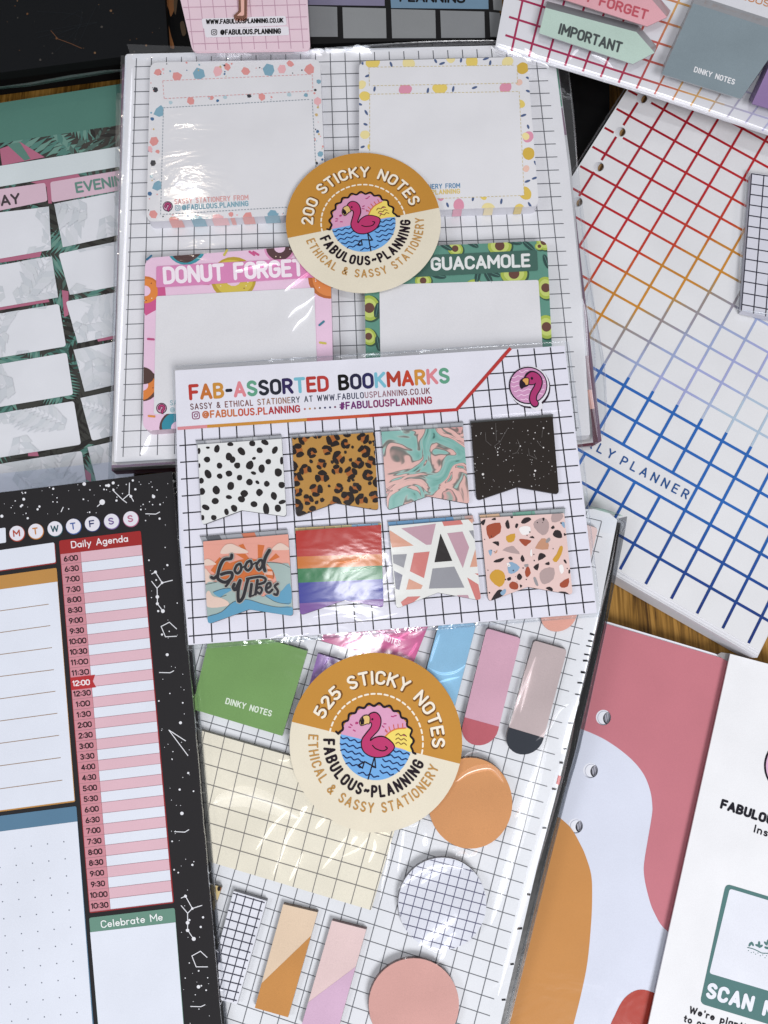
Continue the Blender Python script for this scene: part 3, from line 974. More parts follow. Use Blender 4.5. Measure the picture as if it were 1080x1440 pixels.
def round_label(parent, s, c, rx, ry, ang, number):
    ca, sa = math.cos(R(ang)), math.sin(R(ang))

    def T(u, v):
        return (c[0] + rx * (u * ca + v * sa), c[1] + ry * (u * sa - v * ca))
    mb = MB()
    cream, orange = mat((228, 219, 198)), mat((196, 140, 60))
    ink, navy = mat((30, 18, 28)), mat((26, 44, 92))
    mb.prism(s, [T(*p) for p in ell((0, 0), 1, n=72)], .0003, cream, cream)
    mb.poly(s, ell((0, 0), 1, n=40, a0=0, a1=180), orange, 1, T=T)
    sh, ct = mat((122, 80, 34)), mat((240, 230, 212))
    text_arc(mb, s, T, number + " STICKY NOTES", .655, 168, 9, .128, .044, sh, 2)
    text_arc(mb, s, T, number + " STICKY NOTES", .66, 169, 10, .128, .028, ct, 3)
    for k in range(23):
        a0 = 181 - k * 8.0
        mb.stroke(s, arc(0, 0, .545, .545, a0, a0 - 4.2, 3), .02, ct, 2, T=T)
    text_arc(mb, s, T, "FABULOUS~PLANNING", .485, 190, 351, .112, .027, ink, 3, .34, False)
    text_arc(mb, s, T, "ETHICAL & SASSY STATIONERY", .675, 187, 352.5, .10, .017, mat((190, 142, 76)), 3, .34, False)
    # sky, sea and sun
    mb.poly(s, ell((0, 0), .415, n=40, a0=0, a1=180), mat((216, 158, 188)), 2, T=T)
    mb.poly(s, ell((0, .0), .415, n=40, a0=180, a1=360), mat((116, 172, 226)), 2, T=T)
    rq = random.Random(2)
    for k in range(15):
        a, r = rq.uniform(15, 165), rq.uniform(.14, .37)
        p = (r * math.cos(R(a)), r * math.sin(R(a)))
        mb.stroke(s, [p, (p[0] + .022, p[1] + rq.uniform(-.01, .01))], .014, mat((176, 62, 118)), 3, T=T)
    sun = LZ((580, 535), (610, 500), (650, 480), (700, 475), (735, 480), (745, 540), (740, 612), (690, 595), (640, 580))
    mb.poly(s, smooth(sun, 4), mat((238, 214, 108)), 3, T=T)
    mb.stroke(s, smooth(LZ((583, 530), (612, 500), (652, 480), (706, 474)), 5, False), .014, mat((214, 122, 60)), 4, T=T)
    for a, b in [((598, 500), (590, 482)), ((617, 488), (610, 468)), ((640, 478), (636, 456)), ((664, 472), (662, 452)), ((690, 468), (690, 448))]:
        mb.stroke(s, LZ(a, b), .011, mat((206, 96, 76)), 4, T=T)
    for y in (515, 540, 565):
        mb.stroke(s, smooth(LZ((650, y), (665, y - 8), (680, y + 4), (697, y - 4), (712, y + 8)), 4, False), .011, mat((130, 92, 50)), 4, T=T)
    sc = []
    for k in range(0, 121):
        a = 180.0 * k / 120
        r = .425 + .016 * math.cos(R(a * 22))
        sc.append((r * math.cos(R(a)), r * math.sin(R(a))))
    mb.stroke(s, [(.475, -.012), (.445, -.005)] + sc + [(-.445, -.005), (-.475, .012)], .024, ink, 4, T=T)
    # waves
    for row in range(6):
        v = -.035 - .066 * row
        hw = math.sqrt(max(.03, .41 ** 2 - v * v))
        for (u0, u1) in ((-hw, -.10), (.12, hw)) if row < 5 else ((-.12, .12),):
            if row in (0,):
                u0, u1 = (u0, u1)
            if u1 - u0 < .08:
                continue
            n = max(6, int((u1 - u0) / .018))
            mb.stroke(s, [(u0 + (u1 - u0) * i / n, v + .012 * math.sin((u0 + (u1 - u0) * i / n) * 70)) for i in range(n + 1)], .015, navy, 3, T=T)
    # legs
    for pl in [((526, 640), (488, 772)), ((526, 640), (532, 705), (516, 700)), ((530, 703), (468, 670)), ((468, 670), (432, 690), (455, 708), (466, 672))]:
        mb.stroke(s, LZ(*pl), .015, ink, 4, T=T)
    # bird
    body = smooth(LZ((492, 404), (512, 388), (535, 388), (555, 408), (560, 440), (548, 480), (520, 512), (500, 535), (502, 550), (530, 532), (570, 526), (606, 542), (638, 578), (625, 608), (590, 634), (545, 642), (500, 634), (466, 610), (452, 575), (456, 540), (478, 508), (502, 478), (512, 455), (506, 440), (492, 436)), 5)
    mb.stroke(s, body, .026, ink, 5, T=T, closed=True)
    mb.poly(s, body, mat((188, 58, 108)), 6, T=T)
    mb.stroke(s, smooth(LZ((514, 575), (530, 592), (555, 603), (580, 606), (600, 592), (590, 582)), 5, False), .013, ink, 7, T=T)
    beak = smooth(LZ((494, 406), (465, 404), (442, 432), (446, 456), (466, 452), (482, 446), (494, 444)), 4)
    mb.stroke(s, beak, .02, ink, 7, T=T, closed=True)
    mb.poly(s, beak, mat((222, 188, 120)), 8, T=T)
    mb.poly(s, LZ((458, 408), (442, 432), (446, 456), (464, 451), (466, 428)), ink, 9, T=T)
    mb.poly(s, ell(LZ((513, 423))[0], .012, n=8), ink, 9, T=T)
    return mb.build("round_label", parent)


# ------------------------------------------------------------------ big sticky note pack with four printed pads
GROUP_PADS = "printed pads in the large sticky note pack"
s = Surf(0.026)
t = thing("sticky_note_pack", "large clear pack of four printed note pads, closed by a 200 sticky notes seal", "sticky note pack", foot(s, [(160, 80), (840, 640)], .018), "sealed sticky note packs")
mb = MB()
# coloured layers seen at its edges
mb.prism(s.up(-.012), [(172, 86), (783, 70), (846, 620), (832, 628), (157, 662)], .006, mat((96, 62, 78)), mat((120, 92, 112)))
mb.prism(s.up(-.0065), [(176, 80), (781, 66), (803, 235), (822, 450), (834, 624), (157, 658)], .004, mat((150, 148, 150)), mat((214, 212, 212), 'film'))
for a, b, c in [((781.5, 96), (788, 150), (104, 158, 134)), ((788, 152), (794, 190), (140, 108, 128)), ((826, 500), (831, 548), (120, 70, 84)), ((829, 548), (833, 575), (222, 166, 150)), ((833, 575), (838, 622), (92, 44, 58))]:
    mb.line(s.up(-.004), a, b, 6, mat(c, 'film'), 0)
mb.line(s.up(-.004), (812, 627), (837, 624), 4, mat((92, 50, 62), 'film'), 1)
mb.line(s.up(-.004), (157, 656), (246, 650), 4, mat((132, 112, 130), 'film'), 1)
mb.build("under_layer", t)
mb = MB()
card = rounded([(176, 76), (778, 62), (800, 240), (818, 420), (830, 612), (160, 650)], [5, 3, 0, 0, 3, 3])
mb.prism(s, card, .006, mat((200, 200, 204)), mat((222, 222, 226), 'film'))
f = homography([(0, 0), (28, 0), (28, 27), (0, 27)], [(191.6, 94), (774, 79), (833, 601), (173.5, 629)])
ln = mat((96, 98, 104))
cc = [(190, 80), (765, 66), (786, 240), (802, 420), (814, 606), (170, 643)]
for u in range(0, 28):
    mb.line(s, f(u, -.7), f(u, 27.6), 1.15, ln, 2, conv=cc)
for v in range(0, 28):
    mb.line(s, f(-.4, v), f(28, v), 1.15, ln, 1, conv=cc)
mb.build("backing_card", t)
# film border, folds and creases
mb = MB()
flange(mb, s.up(.0005), [(174, 78), (166, 350), (156, 655)], 8, FILM)
mb.ridge(s, smooth([(178, 74), (168, 300), (155, 655)], 8, False), 3.0, .002, EDGE)
mb.ridge(s, smooth([(186, 96), (178, 300), (163, 650)], 8, False), 3.0, .0012, CREASE)
mb.poly(s.up(-.003), [(779, 66), (799, 96), (815, 250), (838, 440), (851, 545), (850, 605), (838, 628), (830, 620), (818, 420), (800, 240)], film_mat("smoky_clear_film", .13, (.80, .82, .84), 1.2), 0)
mb.ridge(s.up(-.003), smooth([(799, 96), (807, 170), (812, 245)], 8, False), 2.0, .001, CREASE)
mb.ridge(s.up(-.002), smooth([(812, 260), (822, 360), (836, 450), (848, 520), (851, 585), (846, 618)], 6, False), 3.0, .0025, EDGE)
mb.ridge(s.up(-.001), smooth([(830, 385), (824, 430), (832, 470), (836, 540), (840, 600)], 6, False), 3.4, .003, EDGE)
mb.ridge(s.up(-.001), smooth([(818, 420), (822, 450), (826, 520), (840, 615)], 6, False), 4.0, .003, CREASE)
mb.poly(s.up(.0004), [(178, 62), (436, 72), (436, 88), (186, 84)], FILM, 0)
for k in range(9):
    x = rs.uniform(190, 690); y = 78 - (x - 190) * .02
    mb.ridge(s, smooth([(x, y + rs.uniform(-6, 6)), (x + rs.uniform(6, 14), y + rs.uniform(-5, 5)), (x + rs.uniform(18, 40), y + rs.uniform(-6, 6))], 4, False), 3, .0022, CREASE)
mb.ridge(s, smooth([(430, 72), (520, 69), (640, 63), (770, 60)], 6, False), 4, .0025, EDGE)
mb.ridge(s, smooth([(405, 610), (398, 628), (390, 640)], 6, False), 4, .002, CREASE)
mb.ridge(s, smooth([(212, 612), (206, 630), (198, 640)], 6, False), 5, .003, CREASE)
mb.ridge(s, smooth([(157, 657), (200, 655), (246, 651)], 6, False), 4, .003, EDGE)
mb.build("film_sleeve", t)
SP = s.up(.0055)
round_label(t, s.up(.0078), (511, 313.5), 109, 98.5, -12.5, "200")
pack200 = t


def side_patch(mb, s, a, b, t, mt):
    p, q = s.P(a), s.P(b)
    o = Vector((0, -4e-5, 0))
    i0 = len(mb.v)
    mb.v += [p + o, q + o, q + o - Vector((0, 0, t)), p + o - Vector((0, 0, t))]
    mb.f.append([i0, i0 + 3, i0 + 2, i0 + 1]); mb.mi.append(mb.m(mt))


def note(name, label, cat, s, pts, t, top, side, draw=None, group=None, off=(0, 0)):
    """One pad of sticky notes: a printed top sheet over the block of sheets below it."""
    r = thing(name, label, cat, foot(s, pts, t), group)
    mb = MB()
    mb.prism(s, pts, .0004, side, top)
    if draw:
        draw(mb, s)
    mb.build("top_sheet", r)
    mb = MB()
    mb.prism(s.up(-.0004), pts, t - .0004, side, None, off)  # side colour is darker than the top, with shade painted in
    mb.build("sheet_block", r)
    return r


PW = mat((222, 221, 224), 'film')
PW2 = mat((226, 225, 228), 'film')
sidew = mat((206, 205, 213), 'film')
N1 = rounded([(211, 88), (450, 83), (459, 300), (206, 312)], 11)
N2 = rounded([(505, 86), (741, 79.5), (758, 290), (505, 299)], 11)
N3 = rounded([(204, 363), (464, 343), (470, 588), (201, 606)], 13)
N4 = rounded([(512, 350), (769, 338.5), (781, 590), (516, 604)], 11)
chipc = [(222, 150, 146), (232, 178, 182), (128, 168, 186), (60, 60, 66), (72, 110, 150), (178, 200, 208), (222, 150, 146), (206, 176, 120)]


def terr(mb, s):
    q = random.Random(5)
    zz = zoom(200, 0, 3)
    bigs = [(68, 305, 18, 0), (145, 322, 22, 0), (238, 315, 27, 2), (320, 302, 22, 1), (358, 282, 17, 0), (438, 302, 20, 0), (535, 295, 25, 2), (590, 292, 20, 1), (625, 270, 15, 0), (705, 290, 22, 0),
            (55, 380, 13, 3), (75, 472, 26, 2), (42, 502, 9, 4), (52, 598, 20, 0), (30, 630, 14, 1), (65, 640, 9, 0), (46, 690, 14, 3), (66, 785, 24, 2), (32, 818, 10, 4), (45, 905, 20, 0), (135, 935, 25, 0),
            (232, 935, 32, 2), (320, 925, 25, 1), (375, 905, 12, 0), (445, 915, 23, 0), (550, 905, 26, 2), (745, 345, 11, 2), (740, 428, 19, 1), (730, 380, 6, 3), (752, 650, 12, 2), (735, 688, 7, 3), (722, 590, 10, 0),
            (740, 555, 7, 4), (205, 427, 18, 0), (505, 408, 18, 0), (290, 412, 12, 0), (452, 405, 10, 3), (620, 400, 10, 5), (350, 410, 9, 5), (120, 434, 9, 5), (690, 402, 9, 2), (318, 425, 7, 4), (735, 485, 7, 7), (40, 745, 8, 5)]
    for x, y, r, c in bigs:
        mb.poly(s, blob(zz((x, y))[0], r / 2.6, 6, .32, rnd=q), mat(chipc[c], 'film'), 1, conv=N1)
    for k in range(90):
        b = q.choice(['t', 'l', 'r', 'b', 'm'])
        p = {'t': (q.uniform(215, 450), q.uniform(88, 108)), 'l': (q.uniform(208, 226), q.uniform(100, 300)), 'r': (q.uniform(442, 456), q.uniform(100, 290)), 'b': (q.uniform(215, 450), q.uniform(294, 308)), 'm': (q.uniform(230, 440), q.uniform(130, 148))}[b]
        mb.poly(s, blob(p, q.uniform(.8, 2.4), 5, .4, rnd=q), mat(chipc[q.randrange(8)], 'film'), 1, conv=N1)
    tb_ = [(229, 114), (439, 105), (440, 128), (231, 139)]
    bb = [(230, 152), (439, 140), (447, 289), (226, 302)]
    for bx in (tb_, bb):
        mb.poly(s, bx, PW, 2)
    dashed(mb, s, tb_, .9, mat((214, 158, 158)), 3)
    dashed(mb, s, bb, 1.1, mat((140, 150, 158)), 3, 2.6, 1.8)
    text(mb, s, "SASSY STATIONERY FROM", (246, 287), (349, 281), 6.3, 1.25, mat((216, 160, 158)), 3, .3)
    text(mb, s, "@FABULOUS.PLANNING", (256.5, 295.5), (349, 289.5), 6.3, 1.5, mat((128, 168, 182)), 3, .3)
    insta(mb, s, (250, 292.5), 3.4, mat((128, 168, 182)), 3)
    emblem(mb, s, (236, 290.5), 7.2, 3)


def emblem(mb, s, c, r, L):
    """The small round bird mark printed on the pads."""
    ink = mat((44, 26, 40))
    mb.poly(s, ell(c, r, r, n=20), ink, L)
    mb.poly(s, ell(c, r * .84, r * .84, n=20), mat((206, 152, 178)), L + 1)
    k = r / 7.2
    nk = [(c[0] + x * k, c[1] + y * k) for x, y in ((-3, .6), (-2.4, -2.2), (.3, -3.6), (3, -2.2), (3.2, .8), (1.2, 3.2), (1.2, 6.2))]
    mb.stroke(s, smooth(nk, 4, False), 3.6 * k, ink, L + 2)
    mb.stroke(s, smooth(nk, 4, False), 2.0 * k, mat((186, 70, 118)), L + 3)


def lemon(mb, s):
    q = random.Random(9)
    zz = zoom(420, 0, 3)
    yl, pk, nv, pl = (232, 206, 110), (222, 150, 172), (82, 100, 138), (238, 222, 160)
    L = [(312, 265, 24, yl), (465, 268, 22, pl), (640, 245, 18, pl), (730, 258, 24, yl), (882, 262, 20, pl), (945, 288, 22, (214, 178, 76)), (265, 358, 16, pl), (280, 405, 19, yl), (930, 348, 12, (236, 196, 180)),
         (450, 378, 22, pk), (595, 372, 25, yl), (872, 370, 22, pk), (938, 438, 15, yl), (968, 578, 20, pk), (958, 575, 14, pl), (970, 648, 23, (214, 178, 76)), (960, 712, 12, (236, 196, 180)), (280, 570, 17, pl), (300, 620, 10, yl), (955, 815, 24, (222, 190, 90)), (675, 865, 22, pk), (800, 880, 22, pl), (930, 885, 20, yl), (780, 828, 14, yl), (600, 835, 12, pk)]
    for x, y, r, c in L:
        mb.poly(s, smooth(blob(zz((x, y))[0], r / 2.6, 6, .14, rnd=q, sx=1.15), 3), mat(c, 'film'), 1, conv=N2)
    for x, y in [(390, 272), (578, 258), (605, 268), (685, 255), (808, 266), (790, 248), (292, 320), (320, 376), (258, 440), (285, 475), (282, 525), (270, 620), (652, 376), (742, 370), (968, 385), (948, 487), (968, 535), (970, 330), (995, 752), (965, 765), (628, 865), (735, 840), (855, 850), (975, 865), (268, 265), (545, 383), (1000, 690)]:
        c = zz((x, y))[0]
        mb.poly(s, ell(c, q.uniform(3.2, 5), 1.7, q.choice((-20, 60, 70, 100, 20)), 9), mat(nv, 'film'), 1, conv=N2)
    a = [(519, 95), (727, 92), (727.5, 117), (519.5, 121)]
    b = [(520, 133), (730, 129), (737, 275), (520, 283)]
    for bx in (a, b):
        mb.poly(s, bx, PW2, 2)
        dashed(mb, s, bx, .9, mat((206, 190, 142)), 3)
    text(mb, s, "SASSY STATIONERY FROM", (544, 268), (646.5, 264), 5.8, 1.25, mat((96, 140, 176)), 3, .3)
    text(mb, s, "@FABULOUS.PLANNING", (555, 276), (646.5, 272), 5.8, 1.4, mat((222, 196, 120)), 3, .3)


def donut(mb, s, c, r, ring, cake, conv, q, rx=1.0):
    mb.poly(s, ell(c, r, r * .95, n=24), mat(cake, 'film'), 1, conv=conv)
    mb.poly(s, smooth(blob(c, r * .9, 10, .12, rnd=q), 3), mat(ring, 'film'), 2, conv=conv)
    mb.poly(s, ell(c, r * .36, r * .34, n=14), mat((232, 198, 220), 'film'), 3, conv=conv)
    for k in range(9):
        a = q.uniform(0, 6.28); p = (c[0] + r * .66 * math.cos(a), c[1] + r * .62 * math.sin(a))
        mb.poly(s, ell(p, .9, n=6), mat(q.choice([(240, 220, 190), (120, 54, 60), (240, 230, 230)]), 'film'), 3, conv=conv)


def donuts(mb, s):
    q = random.Random(3)
    zz = zoom(180, 320, 3)
    conv = [(204, 363), (464, 343), (470, 588), (201, 606)]
    conv = N3
    donut(mb, s, zz((245, 78))[0], 28, (82, 60, 60), (64, 150, 164), conv, q)
    mb.poly(s, ell(zz((250, 92))[0], 10, 6), mat((52, 142, 160), 'film'), 4, conv=conv)
    donut(mb, s, zz((72, 268))[0], 22, (226, 136, 66), (206, 120, 60), conv, q)
    mb.poly(s, zz((90, 250), (155, 235), (160, 290), (150, 330), (75, 372), (60, 340)), mat((206, 92, 142), 'film'), 1, conv=conv)
    donut(mb, s, zz((445, 215))[0], 32, (214, 190, 84), (190, 160, 60), conv, q)
    donut(mb, s, zz((60, 665))[0], 24, (222, 132, 66), (96, 66, 60), conv, q)
    mb.poly(s, ell(zz((62, 625))[0], 16, 12, 10), mat((84, 62, 58), 'film'), 3, conv=conv)
    donut(mb, s, zz((850, 215))[0], 30, (226, 140, 80), (190, 110, 60), conv, q)
    donut(mb, s, zz((640, 85))[0], 22, (90, 64, 66), (222, 150, 190), conv, q)
    donut(mb, s, zz((210, 845))[0], 26, (56, 140, 160), (90, 66, 64), conv, q)
    for x, y, a, c in [(412, 107, -60, (206, 190, 90)), (523, 110, 35, (206, 92, 142)), (97, 472, 5, (190, 84, 130)), (817, 405, -40, (70, 130, 150)), (822, 488, 8, (206, 190, 90)), (100, 797, 5, (226, 150, 80)), (90, 128, -40, (56, 110, 140)), (540, 110, 30, (206, 92, 142)), (330, 238, 0, (206, 92, 142))]:
        c0 = Vector(zz((x, y))[0]); d = Vector((math.cos(R(a)), math.sin(R(a)))) * 4
        mb.stroke(s, [tuple(c0 - d), tuple(c0 + d)], 3, mat(c, 'film'), 4)
    mb.poly(s, rounded([(220, 375), (450, 362), (452, 390), (220, 405)], 3), mat((218, 138, 184), 'film'), 5)
    text(mb, s, "DONUT FORGET", (232.5, 398), (426, 386.5), 20, 5.0, mat((244, 232, 240), 'film'), 6, .24)
    mb.poly(s, rounded([(220, 417), (442, 405), (448, 575), (216.5, 583)], 3), PW, 5)
    emblem(mb, s, (227.5, 574.5), 7.6, 6)
    text(mb, s, "SASSY STATIONERY FROM", (240, 570), (345, 565), 6.3, 1.25, mat((150, 182, 190)), 6, .3)
    text(mb, s, "@FABULOUS.PLANNING", (240, 580), (345, 575), 6.3, 1.25, mat((150, 182, 190)), 6, .3)


def avos(mb, s):
    q = random.Random(6)
    zz = zoom(480, 320, 3)
    g1, g2, st = (170, 188, 84), (104, 140, 84), (106, 72, 62)
    spots = [((480, 90), 11, 30), ((668, 78), 16, 0), ((855, 60), 12, 60), ((345, 225), 11, 0), ((728, 195), 18, 0), ((862, 255), 15, 80), ((865, 420), 16, 80), ((118, 340), 17, 80), ((115, 460), 12, 60), ((560, 250), 12, 0), ((835, 80), 6, 0)]
    for c, r, a in spots:
        p = zz(c)[0]
        mb.poly(s, ell((p[0] + 1.5, p[1] + 1.2), r * 1.12, r * .95, a), mat((60, 88, 74), 'film'), 1, conv=N4)
        mb.poly(s, ell(p, r * 1.05, r * .86, a), mat(g1, 'film'), 2, conv=N4)
        mb.poly(s, ell(p, r * .8, r * .62, a), mat((196, 208, 116), 'film'), 3, conv=N4)
        mb.poly(s, ell(p, r * .42, r * .42), mat(st, 'film'), 4, conv=N4)
    for c, a in [((550, 68), 30), ((790, 78), 40), ((730, 62), 10), ((575, 205), 100), ((410, 205), 10), ((640, 195), 20), ((150, 350), 100), ((155, 490), 80), ((865, 145), 70), ((620, 210), 60), ((440, 80), 30)]:
        p = zz(c)[0]
        mb.poly(s, ell(p, 11, 4, a, 10), mat((52, 78, 74), 'film'), 4, conv=N4)
        d = Vector((math.cos(R(a)), math.sin(R(a)))) * 9
        mb.line(s, (p[0] - d.x, p[1] - d.y), (p[0] + d.x, p[1] + d.y), .6, mat((104, 150, 138), 'film'), 5, conv=N4)
    mb.poly(s, rounded([(530, 363), (755, 352), (756.5, 381), (531, 393)], 3), mat((70, 104, 94), 'film'), 5)
    text(mb, s, "HOLY GUACAMOLE", (537, 382.5), (744, 374.3), 15.5, 3.8, mat((226, 228, 226), 'film'), 6, .24)
    mb.poly(s, rounded([(533.5, 401), (757, 394), (768, 572), (536, 582)], 3), PW, 5)


def stripes(r, s, pts, cols):
    for (xa, xb, c) in cols:
        pass


np1 = note("sticky_note_pad", "terrazzo chip bordered note pad, upper one beside the pale pink card", "sticky note pad", SP, N1, .0055, PW, sidew, terr, GROUP_PADS)
np2 = note("sticky_note_pad", "lemon and leaf bordered note pad with two dashed white boxes", "sticky note pad", SP, N2, .0055, PW2, sidew, lemon, GROUP_PADS)
np3 = note("sticky_note_pad", "pink doughnut bordered note pad with pink title bar", "sticky note pad", SP, N3, .0055, mat((232, 198, 220), 'film'), mat((190, 166, 180), 'film'), donuts, GROUP_PADS)
np4 = note("sticky_note_pad", "green avocado patterned note pad with dark green title bar", "sticky note pad", SP, N4, .0055, mat((98, 148, 132), 'film'), mat((120, 150, 140), 'film'), avos, GROUP_PADS)
# print running down the near side of the two upper pads
for r, cols in ((np1, [(238, 256, chipc[0]), (269, 288, chipc[2]), (298, 320, chipc[1]), (324, 330, chipc[0]), (341, 357, chipc[0]), (372, 393, chipc[2])]),
                (np2, [(637, 650, (222, 150, 172)), (681, 694, (236, 216, 170)), (724, 735, (214, 186, 110))])):
    blk = [c for c in r.children if c.name.startswith("sheet_block")][0]
    mb = MB()
    for a, b, c in cols:
        ya = (312 - (a - 206) * 12 / 253) if r is np1 else (299 - (a - 505) * 9 / 253)
        yb = (312 - (b - 206) * 12 / 253) if r is np1 else (299 - (b - 505) * 9 / 253)
        col = tuple(int(v * .75 + 205 * .25) for v in c)
        side_patch(mb, SP, (a, ya), (b, yb), .005, mat(col, 'film'))
    e = mb.build("edge_print", r)

# streaks where the film is pulled tight over the pads
mb = MB()
for pl, w, h in [([(400, 410), (412, 402), (425, 392), (440, 380)], 5, .0016), ([(405, 448), (415, 437), (430, 428), (444, 416)], 2.4, .0014), ([(411, 467), (420, 455), (432, 445), (440, 430)], 2.2, .0014),
                 ([(330, 382), (352, 378), (372, 374), (392, 372)], 3, .0012), ([(246, 262), (256, 258), (268, 262), (280, 258)], 5, .0014), ([(258, 276), (268, 270), (284, 268)], 5, .0014), ([(268, 282), (274, 272), (276, 262)], 4, .0014)]:
    mb.ridge(SP, smooth(pl, 5, False), w, h, CREASE)
mb.build("film_crease", pack200)

# ------------------------------------------------------------------ colourful grid planner (far corner)
s = Surf(0.0135)
zP, zQ = zoom(820, 100, 1080 / 260), zoom(820, 560, 1080 / 260)
f = homography([(0, 0), (5, 0), (5, 11), (11, 11)], [(885, 163.1), (1045, 251.7), (859.7, 573.7), (1068, 691.9)])
U0, U1, V0, V1 = -.62, 13.45, -3.6, 16.1
t = thing("undated_planner", "loose-leaf planner with rainbow coloured grid cover and punched binder holes", "planner", foot(s, [f(2, 2), f(11, 14)], .0135))
cover = [f(U0, V0), f(U1, V0), f(U1, V1), f(U0, V1)]
holes = []
HC = [(903, 138.5), (872.5, 185.5), (842, 234.5), (812, 284)]
for (x, y) in HC:
    holes.append(ell((x, y), 7.4, 6.9, n=20))
pl = [(-.02, -.05), (.01, .06), (.03, .12)]
lift = 0.0
for k in range(3):
    mb = MB()
    dx, dy = (0, 0) if k == 0 else ((-1.2 * k, 3.2 * k))
    pts = [(x + dx, y + dy) for x, y in cover]
    hh = [[(hx + (x - hx) * (1 - .13 * k) + 1.2 * k, hy + (y - hy) * (1 - .06 * k) + .4 * k) for x, y in h] for h, (hx, hy) in zip(holes, HC)]
    sk = s.up(-.0005 * k)
    wp = mat((224, 224, 226), 'gloss') if k == 0 else mat((216, 216, 220))
    mb.poly(sk, pts, wp, 0, holes=hh)
    mb.prism(sk, pts, .0005, wp)
    if k == 0:
        def pcol(u, v):
            x, y = f(u, v)
            if v >= 9.62:
                b = min(1, max(0, (v - 13 + (u - 7) * .22) / 6))
                c0, c1 = (42, 104, 184), (24, 30, 88)
                return tuple(int(c0[i] * (1 - b) + c1[i] * b) for i in range(3))
            q = y + .38 * (x - 900)
            st = [(0, (150, 24, 40)), (200, (162, 28, 42)), (300, (186, 40, 46)), (362, (198, 70, 44)), (382, (198, 132, 48)), (430, (206, 142, 50)), (456, (150, 142, 136)), (480, (150, 148, 160)), (505, (160, 168, 208)), (590, (164, 172, 212)), (625, (178, 196, 212)), (900, (184, 202, 214))]
            for (a, ca), (b_, cb) in zip(st, st[1:]):
                if q <= b_:
                    k_ = round(((q - a) / (b_ - a)) * 4) / 4
                    return tuple(int(ca[i] * (1 - k_) + cb[i] * k_) for i in range(3))
            return st[-1][1]

        def pl_line(a, b, w, lay=1):
            n = max(1, int(max(abs(b[0] - a[0]), abs(b[1] - a[1])) * 5))
            for i in range(n):
                p = (a[0] + (b[0] - a[0]) * i / n, a[1] + (b[1] - a[1]) * i / n)
                q = (a[0] + (b[0] - a[0]) * (i + 1) / n, a[1] + (b[1] - a[1]) * (i + 1) / n)
                mid = ((p[0] + q[0]) / 2, (p[1] + q[1]) / 2)
                fx, fy = f(*mid)
                if any(math.dist((fx, fy), ((903, 138.5), (872.5, 185.5), (842, 234.5), (812, 284))[h]) < 10.5 for h in range(4)):
                    continue
                c = pcol(*mid)
                mb.line(s, f(*p), f(*q), w + (.8 if mid[1] > 9.6 else 0), mat(tuple(int(v / 6) * 6 for v in c), 'gloss'), lay)
        for v in range(-3, 16):
            if v == 12:
                pass
            pl_line((U0 + .05, v), (U1 - .05, v), 3.3)
        for u in range(0, 14):
            pl_line((u, V0 + .05), (u, 9.05 if False else 9.62), 3.3, 2)
            if u < 9:
                pl_line((u, 9.63), (u, 12), 3.3, 2)
                pl_line((u, 13), (u, V1 - .05), 3.3, 2)
            else:
                pl_line((u, 9.63), (u, V1 - .05), 3.3, 2)
        tc_ = mat((40, 84, 144))
        text(mb, s, "WEEKLY", (778, 603), (860, 645.5), 11.5, 2.1, tc_, 3, .62, up=(.52, -1))
        text(mb, s, "PLANNER", (872, 652.5), (964.5, 701.5), 11.5, 2.1, tc_, 3, .62, up=(.52, -1))
    mb.build("cover_sheet" if k == 0 else "page", t)
mb = MB()
pts = [(x - 3, y + 9) for x, y in cover]
mb.prism(s.up(-.0016), pts, .0112, mat((214, 214, 220)), mat((206, 206, 210)))
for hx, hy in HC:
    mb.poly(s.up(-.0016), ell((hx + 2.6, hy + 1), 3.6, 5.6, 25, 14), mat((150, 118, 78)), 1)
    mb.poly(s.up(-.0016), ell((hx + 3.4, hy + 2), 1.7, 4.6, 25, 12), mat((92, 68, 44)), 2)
mb.build("page_block", t)
mb = MB()
e0, e1 = f(-.62, V1), f(U1, V1)
for k, (w, h) in enumerate(((3, .0015), (3, .002), (4, .002))):
    mb.ridge(s.up(-.002 - .0035 * k), [(e0[0] + (e1[0] - e0[0]) * i / 8 - 2, e0[1] + (e1[1] - e0[1]) * i / 8 + 3 + 6 * k) for i in range(9)], w, h, EDGE)
a, b = f(-.62, -2), f(-.62, 5)
mb.ridge(s.up(-.001), [(a[0] + (b[0] - a[0]) * i / 8 - 4, a[1] + (b[1] - a[1]) * i / 8) for i in range(9)], 4, .002, EDGE)
mb.build("film_sleeve", t)

# ------------------------------------------------------------------ arrow flag and square note pack, far corner, and the small grid pack
s = Surf(0.030)
f = homography([(0, 0), (13, 0), (7, -3), (0, -1)], [(723.3, 53.7), (1058, 160), (939, 33.3), (728.9, 28.1)])
t = thing("sticky_note_pack", "pack of arrow flags and small square pads on white card with red to lilac grid", "sticky note pack", foot(s, [(720, 40), (1080, 100)], .02), "sealed sticky note packs")
outer = [(696.5, 66), (714, -30), (760, -140), (1180, -60), (1150, 211), (1080, 187), (900, 127.5)]
mb = MB()
mb.prism(s, outer, .0012, mat((214, 214, 220)), mat((226, 226, 231), 'film'))


def fcol(u, v):
    q = u - .55 * v
    st = [(-9, (168, 48, 88)), (3, (172, 50, 90)), (6, (178, 62, 88)), (8.1, (196, 104, 84)), (9.2, (216, 166, 104)), (10.6, (212, 172, 118)), (11.4, (180, 176, 188)), (12.6, (184, 180, 206)), (14.5, (190, 192, 222)), (30, (196, 200, 226))]
    for (a, ca), (b, cb) in zip(st, st[1:]):
        if q <= b:
            k = round((q - a) / (b - a) * 4) / 4
            return tuple(int(ca[i] * (1 - k) + cb[i] * k) for i in range(3))
    return st[-1][1]


